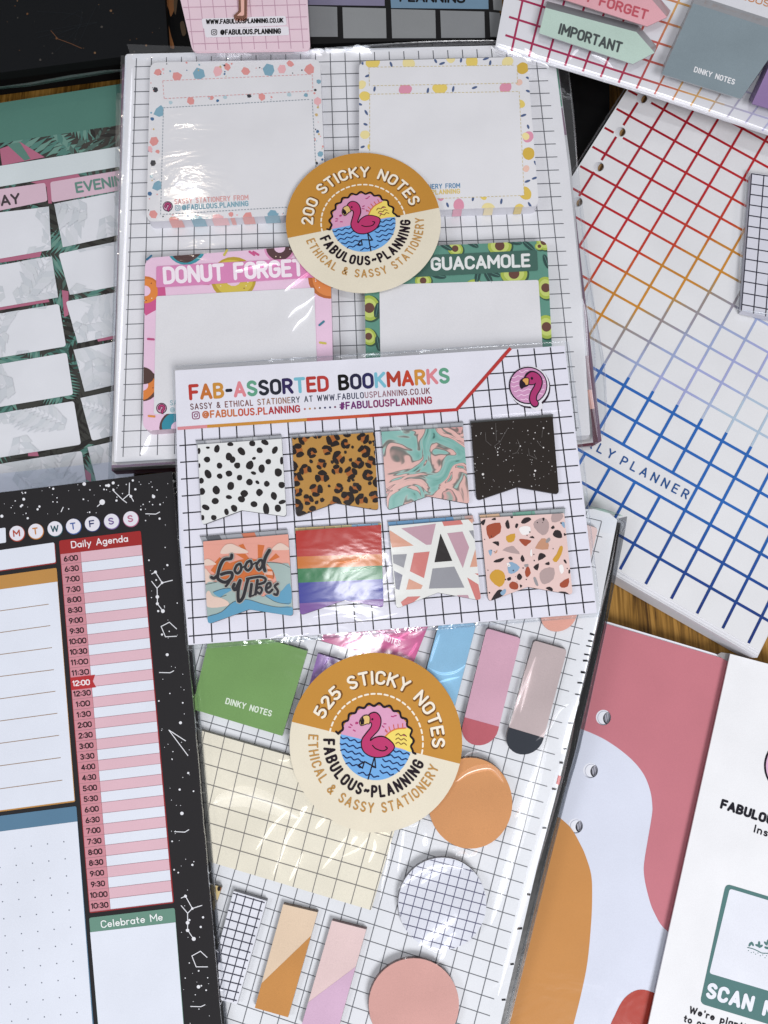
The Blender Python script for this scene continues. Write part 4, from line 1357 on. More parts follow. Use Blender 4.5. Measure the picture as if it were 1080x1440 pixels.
for v in range(-6, 2):
    for i in range(-2, 32):
        u = i * .5
        p, q = f(u, v), f(u + .5, v)
        if inside(p, outer) and inside(q, outer):
            mb.line(s, p, q, 3.0 if u < 8 else 2.4, mat(fcol(u, v), 'film'), 2)
for u in range(0, 16):
    for i in range(-12, 4):
        v = i * .5
        p, q = f(u, v), f(u, v + .5)
        if inside(p, outer):
            k = 0
            while not inside(q, outer) and k < 8:
                q = ((p[0] + q[0]) / 2, (p[1] + q[1]) / 2); k += 1
            if inside(q, outer):
                mb.line(s, p, q, 3.0 if u < 8 else 2.4, mat(fcol(u, v), 'film'), 1)
mb.poly(s, [(972, -60), (1180, -30), (1180, 62), (1050, 24), (985, 3)], mat((226, 226, 231), 'film'), 3)
text(mb, s, "FABULOUS", (1000, -14), (1080, 10), 8, 1.6, mat((206, 142, 96)), 4)
mb.build("backing_card", t)
mb = MB()
flange(mb, s, [(697, 67), (800, 98), (900, 129), (1085, 190)], 3, FILM)
mb.ridge(s, smooth([(699, 62), (740, 76), (800, 95), (900, 126), (1000, 158), (1085, 186)], 6, False), 4, .0015, CREASE)
for pl in [[(696, 66), (715, 76), (735, 82)], [(736, 70), (745, 78), (757, 84)], [(690, 66), (700, 76), (728, 84), (760, 92), (772, 96)], [(712, 70), (722, 82), (748, 88)], [(800, 88), (806, 78), (814, 72)], [(828, 78), (850, 90), (862, 100)]]:
    mb.ridge(s.up(-.001), smooth(pl, 5, False), 4, .0022, CREASE)
mb.build("film_sleeve", t)
SF = s.up(.0058)
GF = "pads in the red to lilac gridded pack"
shaded_side_grey = mat((158, 160, 164), 'film')  # shade on these pad sides is put into the grey


def imp(mb, s):
    text(mb, s, "IMPORTANT", (785.7, 46.7), (871.5, 73.5), 13, 3.0, mat((78, 84, 84)), 2, .26, up=(.26, -1))


def forget(mb, s):
    text(mb, s, "DON'T FORGET", (782, -12), (908, 27), 12, 2.8, mat((196, 92, 104)), 2, .26, up=(.28, -1))


def dinky(p0, p1, h, c=(236, 236, 238), w=1.5, up=None):
    def d(mb, s):
        text(mb, s, "DINKY NOTES", p0, p1, h, w, mat(c), 2, .3, up=up)
    return d


note("arrow_flag_pad", "mint green arrow flag pad reading IMPORTANT", "sticky note pad", SF, [(767, 10.7), (895, 45), (920.5, 74), (890, 90), (758, 46.7)], .0055, mat((192, 214, 202), 'note'), shaded_side_grey, imp, GF, (3, -9))
note("arrow_flag_pad", "pink arrow flag pad cut off by the photo edge, above the mint one", "sticky note pad", SF, [(752, -48), (912, -6), (938, 24), (910, 37), (746, -16)], .0055, mat((232, 174, 182), 'note'), mat((188, 150, 156), 'film'), forget, GF, (5, -9))
note("square_note_pad", "small slate grey square pad reading DINKY NOTES", "sticky note pad", SF, [(974.7, 4.5), (1106, 47), (1041.7, 139.2), (930.5, 104)], .0055, mat((136, 150, 157), 'note'), shaded_side_grey, dinky((975.8, 100.8), (1031.7, 118.8), 6.6, up=(.3, -1)), GF, (2, -12))
note("square_note_pad", "small purple square pad cut off beside the slate grey one", "sticky note pad", SF, [(1084, 88), (1200, 125), (1180, 182), (1057.5, 145.5)], .0055, mat((150, 124, 170), 'note'), mat((118, 98, 138), 'film'), None, GF, (-4, -7))

s = Surf(0.017)
mb = MB()
t = thing("grid_note_pack", "small cellophane pack of black gridded white notes lying on the rainbow planner", "sticky note pack", foot(s, [(1045, 245), (1140, 450)], .003))
pts = [(1057, 243), (1200, 262), (1190, 470), (1043, 437)]
mb.prism(s, pts, .003, mat((190, 190, 200)), mat((216, 216, 226), 'film'))
f = homography([(0, 0), (1, 0), (1, 1), (0, 1)], [(1057, 245), (1074.3, 247), (1071.5, 263), (1054.2, 261)])
for i in range(0, 8):
    mb.line(s, (1057 + 17.3 * i, 244 + 2.2 * i), (1042.5 + 17.0 * i, 437 + 4 * i), 1.6, mat((44, 42, 58), 'film'), 1)
for j in range(0, 13):
    y = 244.5 + 14.3 * j + .085 * j * j
    x = 1057 - (y - 244) * .0725
    mb.line(s, (x, y), (x + 135, y + 19 + .5 * j), 1.5, mat((44, 42, 58), 'film'), 2)
mb.build("notes", t)
mb = MB()
mb.poly(s.up(-.001), [(1050, 240), (1057, 241), (1043, 440), (1036, 436)], FILM, 0)
mb.poly(s.up(-.001), [(1036, 434), (1043, 434), (1195, 468), (1195, 476)], FILM, 0)
mb.ridge(s, [(1050, 243), (1046, 300), (1041, 370), (1037, 436)], 3, .0012, EDGE)
mb.ridge(s, [(1037, 436), (1080, 443), (1140, 456), (1195, 470)], 3, .0012, EDGE)
mb.build("film_sleeve", t)

# ------------------------------------------------------------------ pink pin card with its metal pin
s = Surf(0.034)
t = thing("pin_card", "pale pink gridded display card with rounded corners and two white text strips", "card", foot(s, [(300, -40), (400, 60)], .001))
mb = MB()
pts = rounded([(230, -100), (426, -110), (436.5, 70.5), (271, 73)], [0, 0, 8, 8])
mb.prism(s, pts, .0008, mat((226, 196, 206)), mat((232, 206, 216)))
gm = mat((196, 158, 176))
cv = [(232, -90), (424, -100), (434.5, 68), (273, 71)]
for i in range(-2, 12):
    x = 262 + 17.6 * i
    mb.line(s, (x - 5, -60), (x + 10.5 - .45 * i, 72), 1.0, gm, 1, conv=cv)
for j in range(-4, 5):
    y = 10 + 17.2 * j
    mb.line(s, (220, y + 1.5), (440, y - 3.5), 1.0, gm, 2, conv=cv)
mb.poly(s, rounded([(283.3, 26.7), (401.7, 22.7), (403.3, 36), (286, 41.7)], 3), mat((232, 228, 234)), 3)
mb.poly(s, rounded([(287, 40.8), (405.5, 37.5), (406.8, 50), (289.3, 53.3)], 3), mat((232, 228, 234)), 3)
text(mb, s, "WWW.FABULOUSPLANNING.CO.UK", (290.5, 34), (398, 31.8), 5.6, 1.5, mat(BLACK), 4, .3)
text(mb, s, "@FABULOUS.PLANNING", (310.5, 49), (394.5, 47.3), 6.2, 1.7, mat(BLACK), 4, .3)
insta(mb, s, (301.3, 46), 3.7, mat(BLACK), 4)
mb.build("card", t)
rose = metal_mat("rose_gold", (206, 150, 128), .22)
t2 = thing("enamel_pin", "rose gold bird leg enamel pin fixed to the pale pink card", "pin", s.P((340, 0), 0))
leg = [(333, -60), (347.5, -60), (347, 23), (344, 25.5), (329, 25), (328.3, 21.8), (335.8, 15)]
mb = MB()
mb.prism(s.up(.0016), rounded(leg, 1.5), .0016, rose, rose)
mb.build("metal_frame", t2)
mb = MB()
mb.poly(s.up(.00162), rounded([(337, -60), (343.8, -60), (343.3, 20.6), (341.5, 22.2), (333, 22), (339, 16.5)], 1), mat((236, 184, 170), 'gloss'), 0)
mb.build("enamel_fill", t2)
mb = MB()
mb.poly(s.up(-.001), [(268, 70), (438, 66), (440, 84), (276, 88)], FILM, 0)
mb.build("film_pocket", t)

# ------------------------------------------------------------------ 525-note pack
s = Surf([(540, 730, .020), (540, 1440, .0115), (900, 730, .020)])
z3 = zoom(240, 1080, 3)
t = thing("sticky_note_pack", "clear pack of plain coloured squares, tabs and circles on slanted grid card", "sticky note pack", foot(s, [(300, 900), (800, 1400)], .01), "sealed sticky note packs")
f = homography([(20, 0), (20, 16), (0, 12), (0, 16)], [(808.3, 881.7), (718.3, 1236.8), (297.5, 1017), (272.5, 1102)])
card = [(240, 715), (850, 716), (868, 731), (866, 742), (838, 884), (797, 1055), (780, 1125), (755, 1220), (690, 1500), (290, 1500)]
mb = MB()
mb.prism(s, card, .0008, mat((190, 190, 192)), mat((222, 224, 228), 'film'))
ln = mat((104, 106, 112))
cvx = [(262, 716), (838, 719), (850, 740), (820, 884), (783, 1050), (742, 1220), (676, 1495), (292, 1495)]
for v in range(-9, 32):
    mb.line(s, f(-2, v), f(20.75, v), 1.15, ln, 1, conv=cvx)
for u in range(-4, 21):
    mb.line(s, f(u, -9), f(u, 31), 1.15, ln, 2, conv=cvx)
for y in (892, 902, 909, 921, 930, 946, 961, 977, 1018, 1054, 1073, 1110, 1165, 1258, 1307, 1357, 1407):
    xx = 838 + (y - 884) * (797 - 838) / (1055 - 884) if y < 1055 else (797 + (y - 1055) * (755 - 797) / (1220 - 1055) if y < 1220 else 755 + (y - 1220) * (690 - 755) / 280)
    mb.line(s, (xx - rs.uniform(5, 8), y - 1), (xx - .5, y + rs.uniform(-2, 1)), rs.uniform(1.5, 3.2), mat((28, 28, 32)), 2)
mb.poly(s, [(785, 1090), (789, 1092), (786, 1104), (782, 1102)], mat((196, 92, 92), 'film'), 2)
mb.build("backing_card", t)
mb = MB()
mb.prism(s.up(-.0009), [(300, 730), (873, 735), (849, 884), (810, 1052), (767, 1215), (700, 1500), (300, 1500)], .0032, mat((40, 44, 44)), mat((14, 14, 16)))  # black sheet added as the dark side and shadow band along the card edge
mb.build("under_layer", t)
mb = MB()
SM = film_mat("smoky_film", .05, (.30, .31, .33), .12, .25, .3)
edge_r = [(874, 742), (849, 884), (812, 1050), (795, 1110), (768, 1217), (706, 1470)]
mb.poly(s.up(-.0005), [(866, 730), (882, 726), (880, 742), (852, 884), (816, 1052), (799, 1112), (772, 1217), (702, 1500), (690, 1500), (755, 1220), (797, 1055), (838, 884), (866, 742)], SM, 0)
mb.ridge(s.up(-.001), smooth([(x + 1.5, y) for x, y in edge_r], 8, False), 3.5, .0022, EDGE)
mb.ridge(s.up(-.0005), smooth([(x - 3, y) for x, y in edge_r], 8, False), 2.0, .0015, EDGE)
mb.ridge(s, smooth([(868, 745), (858, 800), (846, 850), (836, 890), (822, 950), (806, 1010), (793, 1062)], 6, False), 4, .002, CREASE)
mb.ridge(s, smooth([(815, 985), (808, 1000), (802, 1018), (795, 1040), (790, 1060)], 6, False), 6, .003, CREASE)
mb.ridge(s, smooth([(826, 712), (850, 718), (876, 726)], 6, False), 4, .0015, film_mat("green_edge", .2, (.35, .5, .42)))
mb.ridge(s, smooth([(868, 730), (876, 738), (872, 752)], 6, False), 9, .003, EDGE)
mb.poly(s.up(.0022), [(700, 722), (872, 728), (878, 738), (864, 750), (700, 742)], FILM, 0)
for pl in [z3((495, 180), (440, 235), (400, 290), (360, 345)), z3((578, 160), (545, 215), (490, 300), (465, 370), (430, 455)), z3((655, 208), (632, 230), (612, 255)), z3((545, 195), (560, 175), (575, 160)), z3((742, 290), (700, 350), (640, 425)),
           z3((835, 290), (800, 335), (765, 355), (720, 375)), z3((555, 360), (530, 420), (500, 475)), z3((985, 250), (975, 330), (958, 440)), z3((1005, 245), (1030, 240), (1050, 225)), z3((760, 330), (775, 300), (790, 290)), z3((870, 280), (900, 275), (925, 285)),
           z3((860, 300), (860, 340), (835, 400)), z3((930, 300), (915, 400), (895, 480), (885, 560)), z3((120, 270), (130, 330), (150, 400))]:
    mb.ridge(s.up(.0026), smooth(pl, 5, False), rs.uniform(3, 5.5), rs.uniform(.0006, .0013), CREASE)
zM = zoom(500, 1080, 3)
for pl in [zM((275, 490), (310, 460), (350, 440), (390, 430)), zM((265, 750), (310, 715), (360, 675), (410, 640)), zM((275, 745), (330, 765), (360, 770), (385, 730)), zM((375, 765), (395, 725), (420, 690)), zM((420, 370), (450, 360), (480, 375)), zM((300, 290), (295, 315), (290, 330)), zM((480, 370), (500, 360), (515, 345)),
           zM((670, 210), (690, 180), (705, 130)), zM((340, 830), (370, 790), (380, 750))]:
    mb.ridge(s.up(.0028), smooth(pl, 5, False), rs.uniform(4, 8), rs.uniform(.0012, .002), CREASE)
zN = zoom(540, 860, 3)
for pl in [zN((185, 235), (240, 262), (300, 255), (345, 225)), zN((230, 300), (260, 290), (320, 275)), zN((195, 215), (215, 150), (235, 95)), zN((560, 400), (585, 330), (615, 260), (640, 190)), zN((548, 420), (560, 380), (572, 350)), zN((575, 425), (600, 330), (622, 250)), zN((640, 545), (690, 500), (735, 420), (780, 390)), zN((330, 630), (355, 600), (400, 590)),
           zN((600, 760), (640, 680), (665, 600), (690, 500)), zN((560, 860), (590, 800), (620, 700)), zN((180, 935), (170, 960), (165, 975))]:
    mb.ridge(s.up(.0028), smooth(pl, 5, False), rs.uniform(2.5, 5), rs.uniform(.001, .0018), CREASE)
zO = zoom(240, 860, 3)
for pl in [zO((820, 90), (830, 75), (850, 70)), zO((940, 130), (980, 100), (1030, 75)), zO((1000, 190), (1020, 165), (1040, 130)), zO((700, 160), (740, 140), (790, 125)), zO((640, 250), (655, 215), (665, 190)), zO((400, 130), (430, 120), (470, 125), (500, 140)), zO((75, 490), (95, 485), (125, 500)),
           zO((455, 625), (480, 630), (505, 622)), zO((880, 80), (920, 105), (990, 120))]:
    mb.ridge(s.up(.0026), smooth(pl, 5, False), rs.uniform(2.5, 5), rs.uniform(.001, .002), CREASE)
mb.ridge(s.up(.001), smooth([(262, 905), (300, 900), (360, 894), (430, 886), (470, 884)], 6, False), 4, .0015, EDGE)
mb.build("film_sleeve", t)
mb = MB()
for pl, w in [([(808, 1010), (790, 1080), (764, 1170), (735, 1270), (700, 1400)], 14), ([(770, 1030), (752, 1100), (722, 1200), (690, 1300)], 18), ([(742, 905), (730, 960), (720, 1000), (715, 1022)], 12), ([(640, 1100), (660, 1085), (690, 1080), (708, 1100)], 10), ([(560, 1250), (590, 1225), (625, 1215), (655, 1222)], 16), ([(590, 1330), (620, 1305), (645, 1285)], 16),
              ([(300, 1130), (350, 1120), (420, 1150)], 30), ([(560, 870), (575, 890), (600, 880)], 16)]:
    mb.ridge(s.up(.0036), smooth(pl, 5, False), w, .0012, SHEEN, 8)
mb.build("film_fold", t)
round_label(t, s.up(.0052), (528.5, 1044.5), 121.5, 126.5, 13.5, "525")
pack525 = t
S5 = s.up(.0028)
G5 = "note squares, tabs and circles in the slanted grid pack"


def tab(TL, TR, BR, BL, r0=4):
    """A page tab with two rounded corners and a half-round foot."""
    c = Vector(((BL[0] + BR[0]) / 2, (BL[1] + BR[1]) / 2))
    ax = (Vector(BR) - Vector(BL)) / 2
    dn = (c - (Vector(TL) + Vector(TR)) / 2).normalized() * ax.length
    out = rounded([BL, TL, TR, BR], [0, r0, r0, 0])
    for i in range(1, 14):
        a = math.pi * i / 14
        p = c + ax * math.cos(a) + dn * math.sin(a)
        out.append((p.x, p.y))
    return out


def two(poly_fn, col):
    def d(mb, s):
        mb.poly(s, poly_fn, mat(col, 'note'), 1)
    return d


NS = mat((150, 148, 150), 'film')
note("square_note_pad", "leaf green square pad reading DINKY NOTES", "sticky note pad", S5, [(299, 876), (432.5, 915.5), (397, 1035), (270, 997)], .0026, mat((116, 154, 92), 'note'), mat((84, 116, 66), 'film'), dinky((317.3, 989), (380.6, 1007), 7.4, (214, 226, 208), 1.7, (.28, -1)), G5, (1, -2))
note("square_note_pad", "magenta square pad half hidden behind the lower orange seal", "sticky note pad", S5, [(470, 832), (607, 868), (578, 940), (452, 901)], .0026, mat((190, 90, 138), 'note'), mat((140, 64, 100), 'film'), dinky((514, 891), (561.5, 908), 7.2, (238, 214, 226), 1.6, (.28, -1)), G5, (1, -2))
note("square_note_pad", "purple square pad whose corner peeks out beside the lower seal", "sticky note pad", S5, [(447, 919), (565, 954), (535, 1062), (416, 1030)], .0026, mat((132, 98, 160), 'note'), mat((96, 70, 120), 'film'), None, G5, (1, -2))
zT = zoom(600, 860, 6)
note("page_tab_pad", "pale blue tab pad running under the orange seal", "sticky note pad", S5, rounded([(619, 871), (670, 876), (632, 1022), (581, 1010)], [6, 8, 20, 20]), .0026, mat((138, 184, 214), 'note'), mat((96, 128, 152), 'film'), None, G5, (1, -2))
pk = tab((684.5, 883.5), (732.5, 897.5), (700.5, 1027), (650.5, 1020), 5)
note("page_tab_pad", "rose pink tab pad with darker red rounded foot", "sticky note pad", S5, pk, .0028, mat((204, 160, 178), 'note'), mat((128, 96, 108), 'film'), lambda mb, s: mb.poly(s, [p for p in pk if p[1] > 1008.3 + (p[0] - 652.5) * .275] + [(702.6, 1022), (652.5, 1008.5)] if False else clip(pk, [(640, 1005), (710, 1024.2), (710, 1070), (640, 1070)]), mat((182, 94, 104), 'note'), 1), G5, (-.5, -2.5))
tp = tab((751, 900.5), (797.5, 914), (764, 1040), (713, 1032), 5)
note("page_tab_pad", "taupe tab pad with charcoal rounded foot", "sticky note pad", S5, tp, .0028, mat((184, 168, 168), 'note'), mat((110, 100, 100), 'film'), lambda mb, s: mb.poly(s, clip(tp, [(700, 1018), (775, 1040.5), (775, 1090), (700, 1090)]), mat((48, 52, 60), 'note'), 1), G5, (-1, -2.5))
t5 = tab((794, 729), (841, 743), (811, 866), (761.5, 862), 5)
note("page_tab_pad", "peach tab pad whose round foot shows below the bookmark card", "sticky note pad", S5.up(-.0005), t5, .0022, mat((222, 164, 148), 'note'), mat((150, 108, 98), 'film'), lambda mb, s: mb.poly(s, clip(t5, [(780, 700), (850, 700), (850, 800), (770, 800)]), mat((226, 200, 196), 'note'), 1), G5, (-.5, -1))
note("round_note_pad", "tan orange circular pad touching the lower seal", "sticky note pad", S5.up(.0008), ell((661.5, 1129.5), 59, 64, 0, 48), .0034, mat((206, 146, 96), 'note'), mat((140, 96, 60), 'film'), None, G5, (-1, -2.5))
zG = zoom(560, 1180, 6)


def gridcirc(mb, s):
    el = ell((622, 1271), 61.5, 64.5, 0, 40)
    for i in range(-6, 7):
        c = (622 + 12.6 * i, 1271 + 3.4 * i)
        mb.line(s, (c[0] + 22, c[1] - 82), (c[0] - 22, c[1] + 82), 1.1, mat((88, 88, 116), 'note'), 1, conv=el)
        c = (622 - 3.4 * i, 1271 + 13.4 * i)
        mb.line(s, (c[0] - 80, c[1] - 21.5), (c[0] + 80, c[1] + 21.5), 1.1, mat((88, 88, 116), 'note'), 2, conv=el)


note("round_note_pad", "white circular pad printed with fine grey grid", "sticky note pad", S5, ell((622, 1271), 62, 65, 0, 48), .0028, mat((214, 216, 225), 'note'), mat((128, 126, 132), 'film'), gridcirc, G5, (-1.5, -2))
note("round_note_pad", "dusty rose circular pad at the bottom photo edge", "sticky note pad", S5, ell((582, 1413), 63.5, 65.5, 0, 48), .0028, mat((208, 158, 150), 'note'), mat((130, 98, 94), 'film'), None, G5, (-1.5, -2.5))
bn = [(258, 1020), (273, 1024.7), (552, 1104), (548, 1173), (521.7, 1280), (230, 1193)]
bn = [(250, 1018), (572, 1110), (521.7, 1280), (215, 1188)]


def beigegrid(mb, s):
    g = homography([(0, 0), (11, 0), (11, 6), (0, 6)], [(258, 1032), (565, 1120), (522.5, 1272), (226, 1185)])
    for i in range(0, 13):
        mb.line(s, g(i, -.5), g(i, 6.5), 1.2, mat((128, 124, 120), 'note'), 1, conv=bn)
    for j in range(0, 6):
        mb.line(s, g(-1, j + .2), g(12, j + .2), 1.2, mat((128, 124, 120), 'note'), 2, conv=bn)


note("square_note_pad", "large cream note pad with grey grid lines and film creases", "sticky note pad", S5.up(-.0006), bn, .0020, mat((226, 220, 202), 'note'), mat((150, 146, 136), 'film'), beigegrid, G5, (1, -2.5))
SL = S5.up(-.0008)
LEO = None


def leopard(mb, s, conv, q, n, r, box, kind='gloss'):
    """Leopard rosettes: broken dark rings round a rusty centre."""
    x0, y0, x1, y1 = box
    pts = []
    tries = 0
    while len(pts) < n and tries < 4000:
        tries += 1
        p = (q.uniform(x0, x1), q.uniform(y0, y1))
        if all(math.dist(p, o) > r * 1.95 for o in pts):
            pts.append(p)
    dk, ru = mat((36, 28, 26), kind), mat((164, 96, 46), kind)
    for p in pts:
        k = r * q.uniform(.72, 1.12)
        mb.poly(s, smooth(blob(p, k * .75, 7, .25, rnd=q), 2), ru, 2, conv=conv)
        a = q.uniform(0, 360)
        m = q.choice((3, 3, 4))
        for i in range(m):
            b = R(a + 300 * i / m + q.uniform(-14, 14))
            c = (p[0] + k * .70 * math.cos(b), p[1] + k * .66 * math.sin(b))
            mb.poly(s, smooth(blob(c, k * q.uniform(.62, .80), 7, .40, rot=math.degrees(b), sx=.72, sy=1.15, rnd=q), 2), dk, 3, conv=conv)
    for i in range(n):
        p = (q.uniform(x0, x1), q.uniform(y0, y1))
        if all(math.dist(p, o) > r * 1.15 for o in pts):
            mb.poly(s, blob(p, r * q.uniform(.25, .48), 6, .35, rnd=q), dk, 3, conv=conv)


lp = [(274, 1238), (312, 1247.4), (297, 1292), (262, 1284)]
note("page_tab_pad", "leopard print tab pad peeking out beside the starry pad", "sticky note pad", SL, lp, .0018, mat((206, 184, 132), 'note'), mat((120, 110, 90), 'film'), lambda mb, s: leopard(mb, s, lp, random.Random(8), 9, 5.2, (268, 1240, 312, 1290), 'note'), G5)
gt = [(328.5, 1253), (375, 1267), (333.5, 1412), (288, 1401)]


def tabgrid(mb, s):
    g = homography([(0, 0), (1, 0), (1, 1), (0, 1)], gt)
    for i in range(0, 5):
        u = .12 + .25 * i
        if u < 1:
            mb.line(s, g(u, .01), g(u, .985), 1.5, mat((58, 58, 74), 'note'), 1)
    for j in range(0, 13):
        mb.line(s, g(0, .02 + .079 * j), g(.96, .02 + .079 * j), 1.5, mat((58, 58, 74), 'note'), 2)


note("page_tab_pad", "white tab pad printed with bold black grid", "sticky note pad", SL, gt, .0018, mat((220, 221, 229), 'note'), mat((146, 146, 152), 'film'), tabgrid, G5, (2, -3))
tt = [(398.3, 1271.5), (446.7, 1283), (405, 1430.5), (358.3, 1417.3)]
note("page_tab_pad", "cream and caramel tab pad split by a slanting edge", "sticky note pad", SL, tt, .0018, mat((222, 198, 172), 'note'), mat((140, 122, 108), 'film'), lambda mb, s: mb.poly(s, clip(tt, [(440, 1313.5), (340, 1409.5), (340, 1460), (460, 1460)]), mat((196, 138, 76), 'note'), 1), G5, (1.5, -3))
tl = [(466.7, 1294.5), (515, 1307), (473, 1456), (424, 1442)]
note("page_tab_pad", "blush and lilac tab pad split by a slanting edge", "sticky note pad", SL, tl, .0018, mat((222, 196, 194), 'note'), mat((140, 118, 118), 'film'), lambda mb, s: mb.poly(s, clip(tl, [(510, 1352), (400, 1434.5), (400, 1480), (520, 1480)]), mat((206, 172, 196), 'note'), 1), G5, (1.5, -3))

# ------------------------------------------------------------------ bookmark pack
s = Surf([(246, 520, .0375), (265, 905, .0275), (795, 486, .0375)])
t = thing("bookmark_pack", "white gridded display card with coloured heading, holding eight magnetic bookmarks", "bookmark pack", foot(s, [(260, 520), (830, 880)], .003))
f = homography([(0, 0), (22, 0), (22, 11), (0, 11)], [(260.7, 626.2), (786.5, 587), (819.8, 847.5), (272.5, 894.2)])
card = [(246, 521), (794, 486), (821, 700), (839.5, 862), (265, 907), (252, 760)]
mb = MB()
mb.prism(s, card, .0012, mat((206, 206, 212)), mat((222, 221, 232), 'film'))
bk = mat((30, 29, 38), 'film')
cvx = [(247, 522), (792.5, 487.5), (838, 861), (266, 905.5)]
for u in range(0, 23):
    mb.line(s, f(u, -4.6), f(u, 11.7), 1.7, bk, 2, conv=cvx)
for v in range(-4, 12):
    mb.line(s, f(-.7, v), f(22.9, v), 1.7, bk, 1, conv=cvx)
head = [(246.2, 521.2), (713, 491.2), (640.5, 574.5), (250, 602.5)]
mb.poly(s, head, mat((222, 221, 230), 'film'), 3)
red = mat((182, 54, 50), 'film')
mb.stroke(s, [(718, 489.8), (641.5, 576.8)], 4.6, red, 4, caps=False)
for a, b, c in [((249.8, 602.8), (292, 599.7), (214, 140, 146)), ((291.5, 599.8), (432, 590.3), (200, 140, 58)), ((431.5, 590.3), (520, 584.6), (196, 84, 52)), ((519.5, 584.6), (643, 576.2), (182, 54, 50))]:
    mb.line(s, a, b, 4.4, mat(c, 'film'), 4)
hc = [(184, 56, 46), (194, 112, 52), (200, 140, 58), (28, 28, 40), (216, 132, 140), (96, 156, 128), (28, 32, 44), (30, 32, 46), (46, 34, 84), (118, 184, 200), (178, 54, 48), (180, 56, 50), (204, 142, 54), (0, 0, 0), (32, 32, 60), (40, 38, 84), (120, 186, 204), (176, 62, 44), (192, 66, 44), (206, 142, 58), (216, 132, 140), (96, 156, 128), (34, 36, 52)]
text(mb, s, "FAB-ASSORTED BOOKMARKS", (268.5, 561), (630.5, 537.3), 18.0, 4.6, [mat(c, 'film') for c in hc], 4, .26)
sub = "SASSY & ETHICAL STATIONERY AT WWW.FABULOUSPLANNING.CO.UK"
sc = []
for i, c in enumerate(sub):
    sc.append(mat([(110, 72, 72), (126, 76, 70), (150, 110, 90), (48, 52, 70), (48, 52, 80), (150, 110, 120), (120, 60, 66)][min(6, i // 8)], 'film'))
text(mb, s, sub, (268.5, 576), (604, 553.5), 7.6, 1.35, sc, 4, .34)
text(mb, s, "@FABULOUS.PLANNING", (285.5, 587.8), (421.5, 579.3), 8.8, 2.1, [mat(c, 'film') for c in [(196, 112, 66)] * 6 + [(192, 84, 60)] * 6 + [(170, 50, 56)] * 6], 4, .28)
for i, c in enumerate([(180, 90, 80), (190, 140, 60), (150, 120, 110), (30, 30, 40), (40, 40, 90), (40, 40, 90), (120, 60, 90)]):
    mb.poly(s, ell((428.7 + 7.1 * i, 575.4 - .47 * i), 1.5, n=8), mat(c, 'film'), 4)
text(mb, s, "#FABULOUSPLANNING", (478.5, 575.6), (607, 567.2), 8.8, 2.1, [mat(c, 'film') for c in [(110, 44, 110)] * 5 + [(130, 44, 96)] * 6 + [(160, 42, 66)] * 6], 4, .28)
insta(mb, s, (275.6, 584.4), 4.9, mat((130, 50, 96), 'film'), 4, -4)
# heading emblem
zR = zoom(700, 500, 12)
ink = mat((34, 16, 34), 'film')
mb.poly(s, ell(zR((545, 545))[0], 28.5, 29), ink, 3)
mb.poly(s, ell(zR((655, 850))[0], 8.5, 6), ink, 3)
mb.poly(s, ell(zR((525, 520))[0], 28.4, 28.4), mat((228, 226, 232), 'film'), 4)
mb.stroke(s, zR((600, 790), (640, 835), (670, 850)), 14.5, mat((228, 226, 232), 'film'), 4)
mb.poly(s, ell(zR((510, 508))[0], 27.2, 26.4), ink, 5)
mb.poly(s, ell(zR((512, 508))[0], 25.4, 24.6), mat((204, 148, 186), 'film'), 6)
for wv in [((360, 260), (390, 290), (430, 285), (470, 258), (510, 262)), ((240, 372), (285, 375), (330, 345), (380, 355), (420, 352)), ((228, 440), (260, 460), (310, 445), (355, 432)), ((232, 520), (270, 535), (320, 510), (355, 512)),
           ((275, 612), (310, 612), (350, 585), (410, 605), (460, 590), (510, 568), (560, 588)), ((320, 690), (355, 685), (390, 660), (440, 680), (490, 665), (530, 650)), ((385, 740), (430, 750), (470, 735), (505, 750)), ((700, 640), (730, 650), (755, 655)), ((735, 585), (775, 572)), ((775, 480), (795, 478)), ((760, 410), (780, 405))]:
    mb.stroke(s, smooth(zR(*wv), 4, False), 1.0, mat((240, 206, 228), 'film'), 7)
neck = zR((470, 360), (500, 320), (560, 300), (640, 320), (700, 390), (708, 480), (670, 570), (615, 650), (590, 730), (615, 800), (640, 820))
mb.stroke(s, smooth(zR((500, 400), (530, 345), (585, 330), (655, 370), (688, 450), (665, 545), (610, 640), (590, 720), (600, 780), (625, 815)), 5, False), 11.4, ink, 8)
mb.poly(s, ell(zR((560, 400))[0], 9.5, 9), ink, 8)
mb.stroke(s, smooth(zR((530, 390), (540, 360), (585, 335), (655, 370), (688, 450), (665, 545), (610, 640), (590, 720), (600, 780), (625, 810)), 5, False), 8.0, mat((172, 52, 110), 'film'), 9)
mb.poly(s, ell(zR((565, 400))[0], 8.2, 7.6), mat((172, 52, 110), 'film'), 9)
bkp = smooth(zR((520, 385), (440, 378), (372, 430), (365, 520), (395, 570), (440, 545), (510, 515), (530, 450)), 4)
mb.poly(s, bkp, ink, 10)
mb.poly(s, smooth(zR((508, 395), (445, 395), (415, 425), (455, 470), (470, 500), (505, 490), (512, 440)), 4), mat((220, 164, 92), 'film'), 11)
mb.poly(s, ell(zR((572, 392))[0], 1.7, 2.1), ink, 11)
mb.build("display_card", t)
mb = MB()
s2 = s.up(-.0004)
for a, b, w in [((243, 517), (797, 482), 6.5), ((797, 481), (842, 864), 7), ((843, 864), (262, 911), 7), ((243, 517), (264, 911), 4)]:
    mb.stroke(s2, [a, b], w, FILM if w < 7 else film_mat("film_border", .16, (.82, .84, .86), 1.3, .16), 0, caps=False)
mb.ridge(s, smooth([(244, 516), (400, 505.5), (560, 495.5), (700, 486), (798, 480.5)], 6, False), 2.6, .0012, EDGE)
